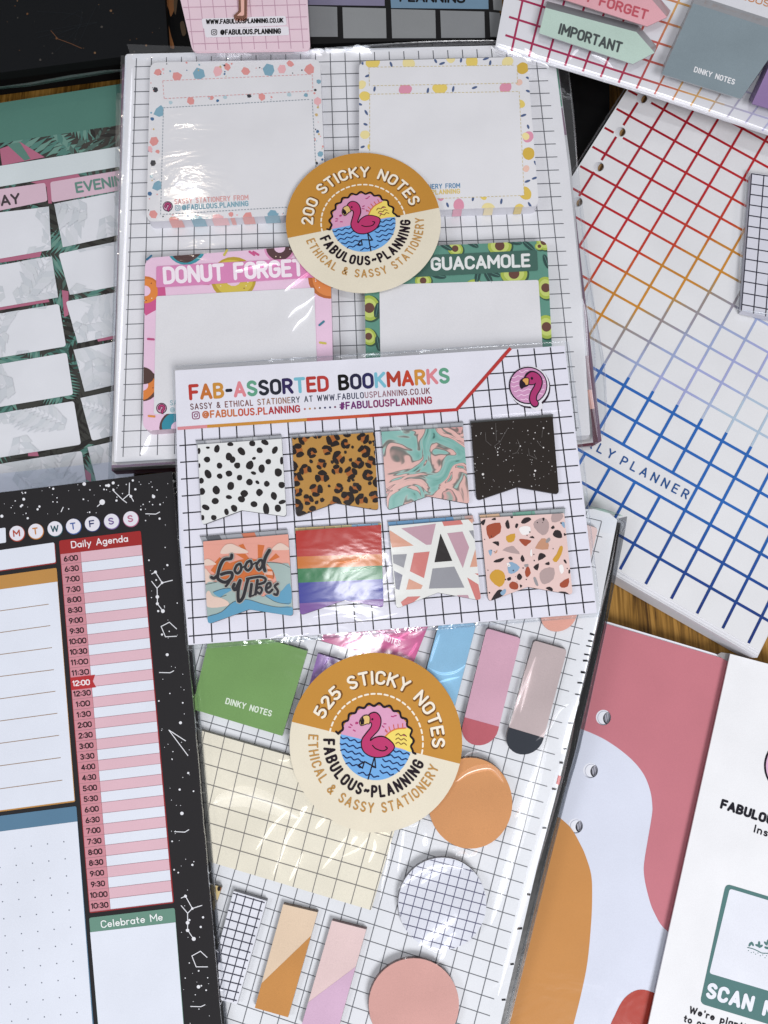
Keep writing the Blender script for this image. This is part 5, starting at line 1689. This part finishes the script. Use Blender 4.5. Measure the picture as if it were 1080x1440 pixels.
mb.ridge(s, smooth([(799, 481), (815, 600), (830, 740), (845, 864)], 6, False), 2.2, .001, EDGE)
mb.ridge(s, smooth([(843, 866), (700, 877), (500, 893), (380, 903), (262, 913)], 6, False), 2.6, .0006, film_mat('film_weld', .03, (.72, .74, .76), 0, .3, .25))
mb.ridge(s, smooth([(243, 517), (249, 680), (256, 800), (262, 912)], 6, False), 2.0, .001, EDGE)
for k in range(7):
    x = rs.uniform(260, 760); y = 516 - (x - 246) * .0625
    mb.ridge(s, [(x, y + rs.uniform(-1, 1)), (x + 6, y + rs.uniform(-1.6, .8)), (x + rs.uniform(12, 30), y + rs.uniform(-2, 0))], 2, .0012, CREASE)
for pl in [[(440, 868), (470, 862), (500, 858), (540, 850)], [(470, 878), (520, 872), (560, 862)], [(380, 898), (400, 892), (410, 896), (436, 890)], [(552, 600), (560, 602), (566, 607)], [(470, 792), (500, 788), (520, 778)], [(480, 806), (510, 800), (530, 798)], [(690, 585), (740, 582), (790, 577)]]:
    mb.ridge(s.up(.0016), smooth(pl, 5, False), 3.2, .0010, CREASE)
mb.build("film_sleeve", t)

# ---- the eight magnetic bookmarks
GB = "magnetic bookmarks on the white gridded card"
SBk = s.up(.0016)


def bookmark(label, TL, TR, BR, NT, BL, sTL, sTR, base, draw, flap=(160, 162, 168), flap_bands=(), top_mat=None):
    r = thing("magnetic_bookmark", label, "bookmark", foot(SBk, [TL, TR, BR, BL], .0014), GB)
    MT = ((TL[0] + TR[0]) / 2, (TL[1] + TR[1]) / 2)
    lh = rounded([TL, MT, NT, BL], [0, 0, 0, 6])
    rh = rounded([MT, TR, BR, NT], [0, 0, 6, 0])
    full = rounded([TL, TR, BR, NT, BL], [1, 1, 6, 1, 6])
    mb = MB()
    mb.prism(SBk, full, .0010, mat((70, 68, 72)), top_mat or mat(base, 'gloss'))
    if draw:
        draw(mb, SBk, [lh, rh], (TL, TR, BR, NT, BL))
    mb.build("front_flap", r)
    mb = MB()
    low = SBk.up(-.0008)
    e = [sTL, sTR, (TR[0] + .5, TR[1] + 4), (TL[0] - .5, TL[1] + 4)]
    mb.prism(low, e, .0005, mat((120, 120, 124)), mat(flap, 'film'))
    for (a, b, c) in flap_bands:  # bands of colour across the flap, painted glare among them
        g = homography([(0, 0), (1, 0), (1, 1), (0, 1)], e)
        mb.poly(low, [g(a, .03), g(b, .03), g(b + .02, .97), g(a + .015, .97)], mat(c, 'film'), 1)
    g = homography([(0, 0), (1, 0), (1, 1), (0, 1)], e)
    mb.line(low, g(0, .04), g(1, .04), .9, mat((96, 96, 100)), 2)
    for k in range(5):
        u = .1 + .19 * k
        mb.line(low, g(u, .05), g(u + .005, .95), .6, mat((112, 112, 118)), 2)
    mb.build("back_flap", r)
    mb = MB()
    mb.ridge(SBk, [(BL[0] + 1 + (BL[0] - TL[0]) * -(1 - i / 6) * .9, TL[1] + 4 + (BL[1] - TL[1] - 10) * i / 6) for i in range(7)], 1.2, .0004, CREASE)
    return r


q1 = random.Random(21)
zb = zoom(236, 580, 6)


def dalm(mb, s, cv, c):
    sp = [(262, 325, 14, 28, 0), (338, 297, 17, 10, 0), (413, 308, 24, 34, 15), (528, 268, 26, 18, 0), (622, 328, 26, 40, -40), (712, 262, 28, 26, 0), (818, 252, 34, 22, 30), (776, 320, 26, 26, 0), (903, 318, 22, 36, 30), (330, 398, 27, 25, 0),
          (515, 372, 28, 36, 0), (545, 400, 26, 30, 0), (585, 447, 28, 26, 0), (437, 448, 23, 27, 0), (727, 388, 18, 12, -20), (848, 416, 25, 25, 0), (692, 445, 32, 38, 20), (792, 474, 28, 38, -10), (265, 448, 10, 20, 0), (340, 520, 27, 40, -25),
          (437, 538, 26, 22, 20), (515, 516, 28, 26, 20), (605, 550, 23, 26, 0), (723, 512, 24, 15, 15), (932, 508, 32, 36, -40), (962, 408, 16, 34, 0), (690, 588, 28, 28, 0), (757, 590, 20, 14, 40), (834, 602, 25, 26, 0), (282, 577, 24, 26, 0), (532, 622, 30, 36, 0),
          (408, 656, 33, 36, 0), (960, 612, 28, 28, 0), (645, 685, 32, 30, 0), (622, 733, 32, 26, 20), (772, 676, 30, 30, 0), (288, 668, 26, 30, 0), (400, 748, 30, 28, 30), (515, 714, 27, 18, 10), (894, 706, 26, 34, -20), (320, 802, 36, 22, 25), (965, 756, 30, 18, -15),
          (726, 774, 30, 24, 10), (830, 816, 28, 50, -5), (928, 808, 27, 32, 0), (560, 810, 26, 34, -25), (495, 840, 20, 30, -20), (388, 888, 24, 24, 0), (292, 888, 18, 24, 0)]
    for x, y, rx, ry, a in sp:
        mb.poly(s, smooth(blob(zb((x, y))[0], 1, 8, .16, rot=a, sx=rx / 5.6, sy=ry / 5.6, rnd=q1), 3), mat((36, 32, 32), 'gloss'), 1, conv=cv)


FLAP_GLARE = [(.12, .3, (188, 188, 192)), (.55, .72, (178, 180, 184))]  # pale bands painted on the flaps as glare
bookmark("white bookmark with black dalmatian spots", (277.7, 625.2), (396, 617), (403, 726.5), (340.2, 717.5), (284, 738.5), (275.2, 619.7), (395.7, 611), (222, 223, 222), dalm, flap_bands=FLAP_GLARE)
bookmark("leopard print bookmark with rosettes on tan", (410.7, 616), (525.7, 608), (532.5, 717.5), (471.7, 707.3), (416.5, 727), (406.7, 610.7), (525, 603), (182, 136, 70),
         lambda mb, s, cv, c: leopard(mb, s, cv, random.Random(14), 60, 8.9, (404, 606, 534, 728)), flap_bands=FLAP_GLARE)
marble = marble_mat("marbled_print", [(.26, (60, 118, 108)), (.37, (112, 166, 156)), (.425, (134, 180, 172)), (.45, (212, 170, 162)), (.53, (222, 176, 168)), (.575, (206, 152, 148)), (.60, (104, 162, 150)), (.66, (74, 132, 122))], 46, 1.6)
bookmark("marbled teal and pink bookmark", (536.3, 607.2), (650.8, 600.2), (660.5, 708.5), (601.5, 697.6), (545, 717.5), (534.9, 601.8), (651.5, 593), (112, 166, 156), None, top_mat=marble, flap_bands=FLAP_GLARE)


def stars(mb, s, cv, c):
    q = random.Random(31)
    for k in range(120):
        p = (q.uniform(662, 786), q.uniform(586, 702))
        mb.poly(s, ell(p, q.choice((.35, .35, .45, .45, .6, .9)), n=6), mat((196, 192, 190), 'gloss'), 1, conv=cv)
    z = zoom(660, 470, 6)
    for pl in [[(135, 830), (140, 900), (185, 940)], [(222, 750), (228, 900)], [(320, 800), (262, 905), (210, 945), (238, 995)], [(405, 890), (430, 945), (400, 1000), (362, 1010)], [(570, 900), (600, 940), (625, 957)], [(500, 965), (505, 1020), (570, 1055), (545, 1010)], [(625, 790), (615, 825), (612, 870)]]:
        mb.stroke(s, z(*pl), .4, mat((110, 106, 104), 'gloss'), 1, conv=cv)
    for x, y, r in [(238, 995, .9), (625, 957, 1), (430, 945, .9), (625, 792, 1.1), (680, 667, 0)]:
        if r:
            mb.poly(s, ell(z((x, y))[0], r, n=8), mat((226, 222, 220), 'gloss'), 2)
    for p, r in [((679, 667), 1.6), ((752.5, 662), 1.4), ((751, 667), .9), ((700, 640), .9)]:
        mb.poly(s, ell(p, r, n=9), mat((226, 222, 220), 'gloss'), 2)


bookmark("almost black bookmark with tiny white constellations", (662.3, 594.5), (777.3, 586), (786.3, 695), (727.3, 684.8), (670.5, 704), (661.5, 592), (777.8, 582.5), (40, 33, 29), stars, (96, 98, 98))

zg = zoom(270, 730, 7.2)


def vibes(mb, s, cv, c):
    def P(pts, col, L, sm=4):
        p = zg(*pts)
        mb.poly(s, smooth(p, sm) if sm else p, mat(col, 'gloss'), L, conv=cv)
    sky2, sun, cl, sage, blue = (214, 142, 122), (204, 110, 58), (222, 196, 182), (158, 176, 172), (96, 154, 184)
    P([(110, 260), (560, 250), (980, 230), (990, 500), (560, 470), (120, 500)], (224, 158, 142), 1, 0)
    for tri in [[(470, 265), (520, 250), (575, 360), (545, 330)], [(665, 258), (735, 265), (705, 395), (668, 395)], [(850, 345), (890, 385), (800, 425), (775, 420)], [(445, 355), (540, 350), (590, 410), (560, 425)], [(230, 440), (280, 385), (420, 470), (330, 520)], [(190, 520), (240, 450), (400, 530), (300, 600)]]:
        P(tri, sun, 2, 0)
    P([(290, 600), (330, 480), (460, 420), (600, 400), (740, 440), (820, 520), (825, 600), (700, 640)], sun, 2)
    P([(740, 470), (800, 500), (820, 560), (815, 610), (740, 600)], (230, 180, 160), 3)
    for tri in [[(740, 500), (810, 510), (818, 530), (740, 530)], [(740, 560), (824, 570), (822, 610), (760, 590)]]:
        P(tri, sun, 4, 0)
    P([(290, 350), (330, 270), (400, 250), (470, 280), (560, 320), (555, 345), (420, 345)], cl, 5)
    P([(810, 310), (860, 255), (910, 245), (975, 285), (985, 310), (900, 315)], cl, 5)
    P([(125, 420), (170, 405), (230, 440), (240, 460), (130, 470)], cl, 5)
    P([(130, 500), (190, 560), (260, 600), (135, 650)], cl, 4)
    P([(760, 440), (900, 450), (1000, 490), (1010, 900), (600, 850), (740, 780), (860, 700), (830, 540)], sage, 5, 3)
    P([(130, 670), (280, 640), (430, 690), (620, 760), (1000, 860), (1015, 960), (880, 960), (160, 1000)], sage, 4, 3)
    P([(215, 740), (320, 705), (430, 700), (330, 760), (280, 790)], blue, 6, 3)
    P([(740, 770), (880, 750), (990, 650), (1005, 850), (900, 850), (810, 820)], blue, 6, 3)
    P([(165, 985), (300, 940), (420, 840), (560, 815), (720, 860), (860, 890), (1010, 890), (1030, 1000), (580, 930), (180, 1075)], blue, 6, 3)
    P([(145, 760), (175, 725), (215, 780), (300, 800), (370, 840), (350, 880), (160, 890)], cl, 6)
    for ol in [[(760, 440), (900, 450), (990, 490)], [(165, 985), (300, 940), (420, 840), (560, 815), (720, 860), (860, 890), (1005, 890)], [(215, 740), (320, 705), (430, 700)], [(130, 665), (250, 640)], [(820, 520), (826, 600)], [(740, 770), (830, 830), (920, 855), (1000, 850)], [(350, 770), (290, 790)]]:
        mb.stroke(s, smooth(zg(*ol), 4, False), .6, mat((70, 76, 78), 'gloss'), 7, conv=cv)
    W = [([(405, 365), (395, 400), (330, 410), (290, 470), (265, 560), (270, 610), (340, 640), (400, 600), (405, 545), (350, 545), (300, 560)], 4.6), ([(200, 590), (225, 600), (262, 570)], 4.4), ([(345, 680), (375, 645), (398, 600)], 3.2),
         ([(455, 470), (435, 520), (465, 550), (500, 510), (490, 455), (455, 470)], 3.8), ([(560, 440), (540, 490), (570, 520), (605, 480), (595, 425), (560, 440)], 3.8), ([(500, 500), (545, 470)], 2.4), ([(605, 470), (650, 440)], 2.4),
         ([(685, 420), (655, 470), (680, 515), (715, 470), (710, 420), (685, 420)], 3.8), ([(785, 318), (745, 390), (728, 470), (740, 522)], 4.8),
         ([(430, 660), (418, 690), (440, 715), (475, 650), (490, 625), (470, 720), (475, 830), (520, 790), (555, 660), (570, 610)], 4.6), ([(560, 605), (640, 590), (700, 585), (745, 605), (735, 640), (680, 660)], 3.6), ([(605, 660), (590, 780)], 4.2), ([(665, 620), (645, 760)], 4.2), ([(650, 710), (690, 690), (710, 715), (690, 755), (665, 740)], 3.4),
         ([(750, 710), (795, 680), (790, 645), (760, 665), (752, 720), (780, 745), (815, 715)], 3.6), ([(870, 655), (840, 680), (870, 725), (862, 765), (835, 760)], 3.6), ([(590, 780), (620, 775), (645, 755)], 2.2)]
    for pts, w in W:
        mb.stroke(s, smooth(zg(*pts), 4, False), w + 2.6, mat((160, 158, 152), 'gloss'), 8, conv=cv)
    for pts, w in W:
        mb.stroke(s, smooth(zg(*pts), 4, False), w, mat((44, 42, 46), 'gloss'), 9, conv=cv)


bookmark("sunset and wave bookmark lettered Good Vibes", (285.6, 761.5), (405.4, 751.2), (412.5, 866.5), (350.6, 857), (292.5, 878), (281, 754.3), (404, 743.9), (224, 158, 142), vibes, flap_bands=[(.06, .22, (92, 94, 100)), (.47, .62, (204, 120, 92))])


def rainbow(mb, s, cv, c):
    for k, (a, b, col) in enumerate([((746, 783), (738, 779), (176, 50, 44)), ((783, 800), (779, 795), (196, 110, 40)), ((800, 820), (795, 814), (44, 116, 70)), ((820, 870), (814, 862), (56, 60, 146))]):
        mb.poly(s, [(410, a[0]), (545, b[0]), (545, b[1]), (410, a[1])], mat(col, 'gloss'), 1, conv=cv)
    mb.poly(s, [(410, 849), (545, 842), (545, 866), (410, 874)], mat((120, 84, 150), 'gloss'), 2, conv=cv)


bookmark("rainbow striped bookmark of red, orange, green and blue bands", (415.7, 746.5), (536, 738), (539.5, 854.5), (485, 844), (422, 865.5), (415, 741.7), (536, 735), (190, 62, 52), rainbow, (206, 196, 150), [(.02, .4, (190, 170, 120)), (.6, .95, (150, 190, 220))])
zq = zoom(540, 710, 7.2)


def geo(mb, s, cv, c):
    pk, sl, tn, gr, dk, sl2 = (188, 152, 164), (204, 124, 118), (212, 158, 136), (146, 146, 152), (44, 40, 40), (128, 128, 142)
    for pts, col in [([(175, 238), (525, 190), (478, 402), (428, 405)], pk), ([(60, 258), (300, 412), (80, 432), (50, 300)], tn), ([(88, 505), (232, 497), (200, 637), (95, 590)], gr), ([(302, 487), (462, 472), (405, 742), (262, 672)], sl),
                     ([(572, 290), (692, 567), (510, 582)], dk), ([(640, 288), (795, 270), (862, 430), (798, 640)], pk), ([(492, 645), (712, 625), (815, 838), (455, 848)], gr), ([(100, 665), (188, 710), (155, 860), (118, 850)], sl2), ([(252, 748), (392, 815), (375, 852), (225, 858)], tn),
                     ([(585, 162), (770, 142), (800, 197), (607, 215)], sl), ([(860, 262), (905, 258), (915, 350)], gr), ([(925, 450), (945, 625), (870, 630)], tn), ([(842, 735), (955, 805), (985, 950), (930, 965)], sl), ([(918, 695), (955, 695), (955, 715)], sl), ([(845, 140), (900, 130), (895, 190)], tn),
                     ([(170, 985), (240, 930), (370, 925), (300, 985), (190, 1025)], sl), ([(735, 915), (850, 912), (865, 950), (760, 930)], pk)]:
        mb.poly(s, zq(*pts), mat(col, 'gloss'), 1, conv=cv)


bookmark("white bookmark with geometric blocks and a black triangle", (546.9, 739.8), (664.5, 730), (676.5, 844.5), (615.7, 833.3), (557.5, 856), (544.9, 733.3), (664.3, 723.9), (222, 222, 218), geo, (166, 168, 172), [(.0, .76, (104, 146, 182)), (.9, 1.0, (190, 156, 150))])
zt_ = zoom(670, 710, 7.2)


def terrazzo(mb, s, cv, c):
    q = random.Random(12)
    ru, bl, mv, oc, tn, bb, wh, gy = (162, 78, 54), (46, 38, 40), (176, 154, 152), (206, 156, 58), (196, 146, 118), (138, 168, 194), (236, 232, 230), (150, 146, 148)
    big = [([(98, 240), (125, 200), (240, 180), (245, 270), (215, 300), (130, 345)], ru), ([(450, 180), (480, 135), (530, 125), (555, 150), (490, 190)], bl), ([(590, 165), (680, 130), (732, 180), (725, 270), (668, 308), (585, 230)], mv), ([(765, 95), (850, 85), (880, 115), (840, 165), (765, 175)], mv),
           ([(432, 235), (480, 215), (545, 225), (535, 290), (470, 305), (440, 270)], wh), ([(300, 320), (390, 290), (380, 365), (320, 380)], oc), ([(430, 355), (470, 345), (558, 362), (520, 400), (490, 418)], ru), ([(600, 425), (660, 340), (720, 360), (725, 450), (610, 445)], tn), ([(700, 365), (735, 330), (750, 355), (715, 388)], gy),
           ([(775, 290), (800, 255), (850, 265), (868, 330), (820, 335), (780, 315)], bl), ([(262, 460), (360, 415), (395, 440), (440, 500)], mv), ([(625, 565), (635, 495), (670, 490), (705, 522)], bl), ([(845, 420), (875, 425), (860, 500), (810, 580), (770, 555), (810, 500)], oc), ([(172, 580), (200, 555), (285, 535), (240, 580)], bl),
           ([(318, 600), (360, 578), (440, 632), (385, 690), (325, 690)], bb), ([(135, 710), (190, 655), (260, 670), (290, 720), (280, 790), (230, 832), (150, 770)], oc), ([(490, 680), (520, 615), (550, 690), (510, 735)], ru), ([(575, 630), (632, 592), (618, 665)], bl), ([(640, 695), (690, 645), (785, 640), (780, 750), (690, 805), (650, 770)], mv),
           ([(835, 620), (870, 605), (885, 670), (855, 698)], wh), ([(410, 720), (435, 692), (465, 730), (440, 762), (415, 750)], bl), ([(330, 810), (365, 775), (420, 800), (415, 855), (350, 850)], ru), ([(845, 795), (935, 740), (925, 825), (860, 838)], ru), ([(150, 960), (210, 870), (255, 860), (275, 915), (170, 965)], bl), ([(240, 890), (290, 850), (300, 880), (270, 918)], bb),
           ([(700, 845), (740, 828), (772, 850), (765, 875)], bl), ([(830, 880), (900, 880), (940, 910), (880, 905)], bl), ([(575, 740), (600, 735), (628, 815), (600, 812)], gy), ([(855, 180), (890, 175), (895, 235), (870, 215)], bb), ([(120, 465), (160, 455), (145, 520)], bb), ([(180, 490), (212, 455), (205, 485)], tn), ([(160, 378), (225, 370), (225, 418), (195, 400)], bl),
           ([(290, 190), (320, 150), (338, 230), (310, 240)], bl), ([(390, 225), (400, 190), (425, 195), (410, 235)], bl), ([(150, 150), (190, 128), (195, 155)], bl), ([(45, 170), (92, 145), (75, 205), (50, 195)], bl), ([(445, 545), (465, 505), (490, 560), (465, 578)], bl), ([(320, 535), (350, 522), (368, 550), (345, 560)], bl), ([(690, 600), (735, 575), (738, 610)], bl),
           ([(545, 465), (560, 450), (562, 520), (545, 510)], wh), ([(305, 590), (330, 590), (345, 620), (320, 625)], wh), ([(535, 330), (570, 315), (588, 340)], bl), ([(755, 230), (780, 208), (792, 235), (765, 245)], bl), ([(880, 560), (900, 555), (915, 590), (900, 592)], bl), ([(310, 745), (345, 730), (348, 760), (318, 768)], bl), ([(935, 655), (950, 660), (945, 695), (930, 690)], bl), ([(885, 285), (912, 300), (890, 315)], bl), ([(440, 805), (465, 820), (445, 840)], bl), ([(485, 605), (525, 600), (520, 625), (490, 628)], gy), ([(340, 120), (372, 118), (360, 138)], bl), ([(665, 135), (690, 132), (680, 168)], bl)]
    for pts, col in big:
        mb.poly(s, smooth(zt_(*pts), 2), mat(col, 'gloss'), 1, conv=cv)
    for k in range(26):
        p = zt_((q.uniform(50, 940), q.uniform(140, 900)))[0]
        mb.poly(s, ell(p, q.uniform(.5, 1.3), n=7), mat(bl, 'gloss'), 2, conv=cv)


bookmark("pale pink terrazzo bookmark with rust, ochre and black chips", (675.5, 728.5), (793.3, 721.8), (805.5, 836.5), (742.2, 825.3), (687, 846), (673.8, 723.6), (795, 714), (226, 196, 190), terrazzo, (160, 166, 170), [(.0, .28, (206, 172, 142)), (.45, .7, (112, 160, 144))])

# ------------------------------------------------------------------ planner insert with abstract shapes and its white card
s = Surf(0.0065)
zU, zV = zoom(720, 860, 3), zoom(720, 1080, 3)
t = thing("planner_insert", "punched planner refill with dusty pink, orange and white abstract cover", "planner insert", foot(s, [(800, 1000), (950, 1400)], .007))
out = [(845, 876), (853, 877.5), (1026, 929), (1060, 1000), (1010, 1520), (640, 1520), (740, 1240), (790, 1060)]
holes = [(848.5, 1009, 10.6), (830.5, 1083.5, 10.4), (809.5, 1161.5, 10.2)]
hp = [ell((x, y), r, r * 1.03, n=22) for x, y, r in holes]
mb = MB()
white = mat((214, 218, 232), 'gloss')
mb.poly(s, out, white, 0, holes=hp)
mb.prism(s, out, .0003, mat((214, 214, 222)))
pinkp = zU((390, 40), (400, 52), (940, 212)) + [(1060, 1000), (1000, 1340)] + zV((662, 693), (600, 610), (570, 520), (556, 440), (560, 380), (575, 290)) + zU((590, 860), (592, 820), (584, 760), (560, 695), (520, 640), (465, 590), (400, 545), (345, 517), (290, 495)) + zU((240, 480))
ca = smooth([(1000, 1340)] + zV((662, 693), (600, 610), (570, 520), (556, 440), (560, 380), (575, 290)) + zU((590, 860), (592, 820), (584, 760), (560, 695), (520, 640), (465, 590), (400, 545), (345, 517), (290, 495), (240, 480)), 5, False)
pinkp = zU((390, 40), (400, 52), (940, 212)) + [(1060, 1000)] + ca
mb.poly(s, pinkp, mat((196, 120, 130), 'gloss'), 1, holes=[hp[0]])
orp = [(700, 1150), (785, 1149)] + smooth(zU((200, 868), (250, 915), (290, 985)) + zV((310, 370), (334, 450), (338, 540), (334, 650), (318, 820), (290, 960), (255, 1100), (225, 1230)), 4, False) + [(640, 1520)]
mb.poly(s, orp, mat((200, 140, 78), 'gloss'), 1, holes=None)
mb.poly(s, smooth(zV((410, 1120), (435, 1040), (475, 970), (530, 936), (590, 945), (660, 990), (700, 1120), (600, 1300), (430, 1300)), 4), mat((176, 66, 54), 'gloss'), 1)
mb.build("cover_sheet", t)
mb = MB()
hp2 = [ell((x + 8.6, y + 1.2), r * .86, r * .9, 15, 22) for x, y, r in holes]
o2 = [(x + 4, y - 2.5) for x, y in out]
mb.poly(s.up(-.0004), o2, mat((232, 233, 240)), 0, holes=hp2)
mb.prism(s.up(-.0004), o2, .0003, mat((206, 206, 212)))
for x, y, r in holes:
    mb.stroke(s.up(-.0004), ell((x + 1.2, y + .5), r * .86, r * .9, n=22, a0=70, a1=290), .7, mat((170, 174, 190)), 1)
mb.build("page", t)
mb = MB()
mb.prism(s.up(-.0012), o2, .0055, mat((200, 200, 206)), mat((150, 150, 156)))
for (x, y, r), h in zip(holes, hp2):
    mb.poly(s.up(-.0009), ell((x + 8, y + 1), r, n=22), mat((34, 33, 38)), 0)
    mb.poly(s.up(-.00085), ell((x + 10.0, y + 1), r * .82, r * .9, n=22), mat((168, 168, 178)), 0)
    for k in range(-2, 4):
        mb.line(s.up(-.0008), (x + 4 + k * 3, y - 5), (x + 6 + k * 3, y + 6), .8, mat((110, 110, 120)), 0)
mb.build("page_block", t)
mb = MB()
mb.prism(s.up(.0004), [(1008, 921), (1014, 917.5), (1027, 919), (1025, 931)], .0003, mat((140, 138, 138)), mat((146, 143, 142)))  # flat grey piece laid at the cover corner
mb.build("grey_corner_piece", t)

s = Surf(0.0088)
t = thing("information_card", "white card lettered SCAN ME with a dark green rounded frame", "card", foot(s, [(930, 1000), (1080, 1400)], .001))
co = [(1027, 919.5), (1180, 960), (1060, 1560), (880, 1560), (911.8, 1440)]
mb = MB()
mb.prism(s, co, .0006, mat((226, 220, 224)), mat((234, 234, 236)))
ink = mat((26, 24, 34))
text(mb, s, "FABULOUS PLANNING", (1014, 1135.5), (1186, 1192), 10.5, 3.6, ink, 2, .32, up=(.26, -1))
text(mb, s, "Inserts", (1060.2, 1169.8), (1110, 1186.5), 9.6, 2.0, ink, 2, .34, up=(.24, -1))
mb.stroke(s, ell((1112.5, 1077), 37, 38.5, n=48), 2.6, mat((30, 20, 32)), 2, closed=True)
mb.poly(s, ell((1112.5, 1077), 35.5, 37), mat((222, 176, 202)), 1)
gr = mat((84, 122, 120))
g = homography([(0, 0), (1, 0), (1, 1), (0, 1)], [(1020, 1242.5), (1178, 1290), (1146, 1458), (984, 1411)])
mb.poly(s, rounded([(1020.5, 1242.5), (1178, 1290), (1146, 1460), (984, 1411)], 8), gr, 1)
mb.poly(s, rounded([(1026, 1249.5), (1170, 1293), (1144, 1412), (997.3, 1368.5)], 4), mat((226, 228, 236)), 2)
text(mb, s, "SCAN ME", (994, 1400.5), (1102, 1434.5), 17.5, 5.2, mat((230, 232, 240)), 3, .34, up=(.24, -1))
# the little plant sprig printed in the middle of the frame
zS = zoom(960, 1320, 9)
mb.stroke(s, smooth(zS((820, 110), (880, 125), (940, 150), (1000, 180), (1080, 185), (1160, 200)), 4, False), 1.2, gr, 3)
for x, y, a in [(850, 70, -60), (880, 65, 240), (945, 85, 200), (965, 60, 270), (985, 95, -30), (1050, 60, 230), (1075, 40, 280), (1060, 115, 200), (1100, 100, -30)]:
    c = zS((x, y))[0]
    mb.poly(s, ell((c[0], c[1]), 3.6, 1.7, a, 10), gr, 3)
for x, y in [(830, 150), (865, 175), (895, 170), (920, 195), (950, 180), (980, 215), (1010, 205), (1040, 240), (1060, 215)]:
    mb.poly(s, ell(zS((x, y))[0], .8, .6, n=6), gr, 3)
text(mb, s, "We're planting", (969.5, 1424), (1062, 1452.5), 8.6, 2.0, ink, 2, .3, up=(.24, -1))
text(mb, s, "to one tree", (961.5, 1436), (1030, 1457), 8.6, 2.0, ink, 2, .3, up=(.24, -1))
mb.build("printed_face", t)

bpy.context.view_layer.update()
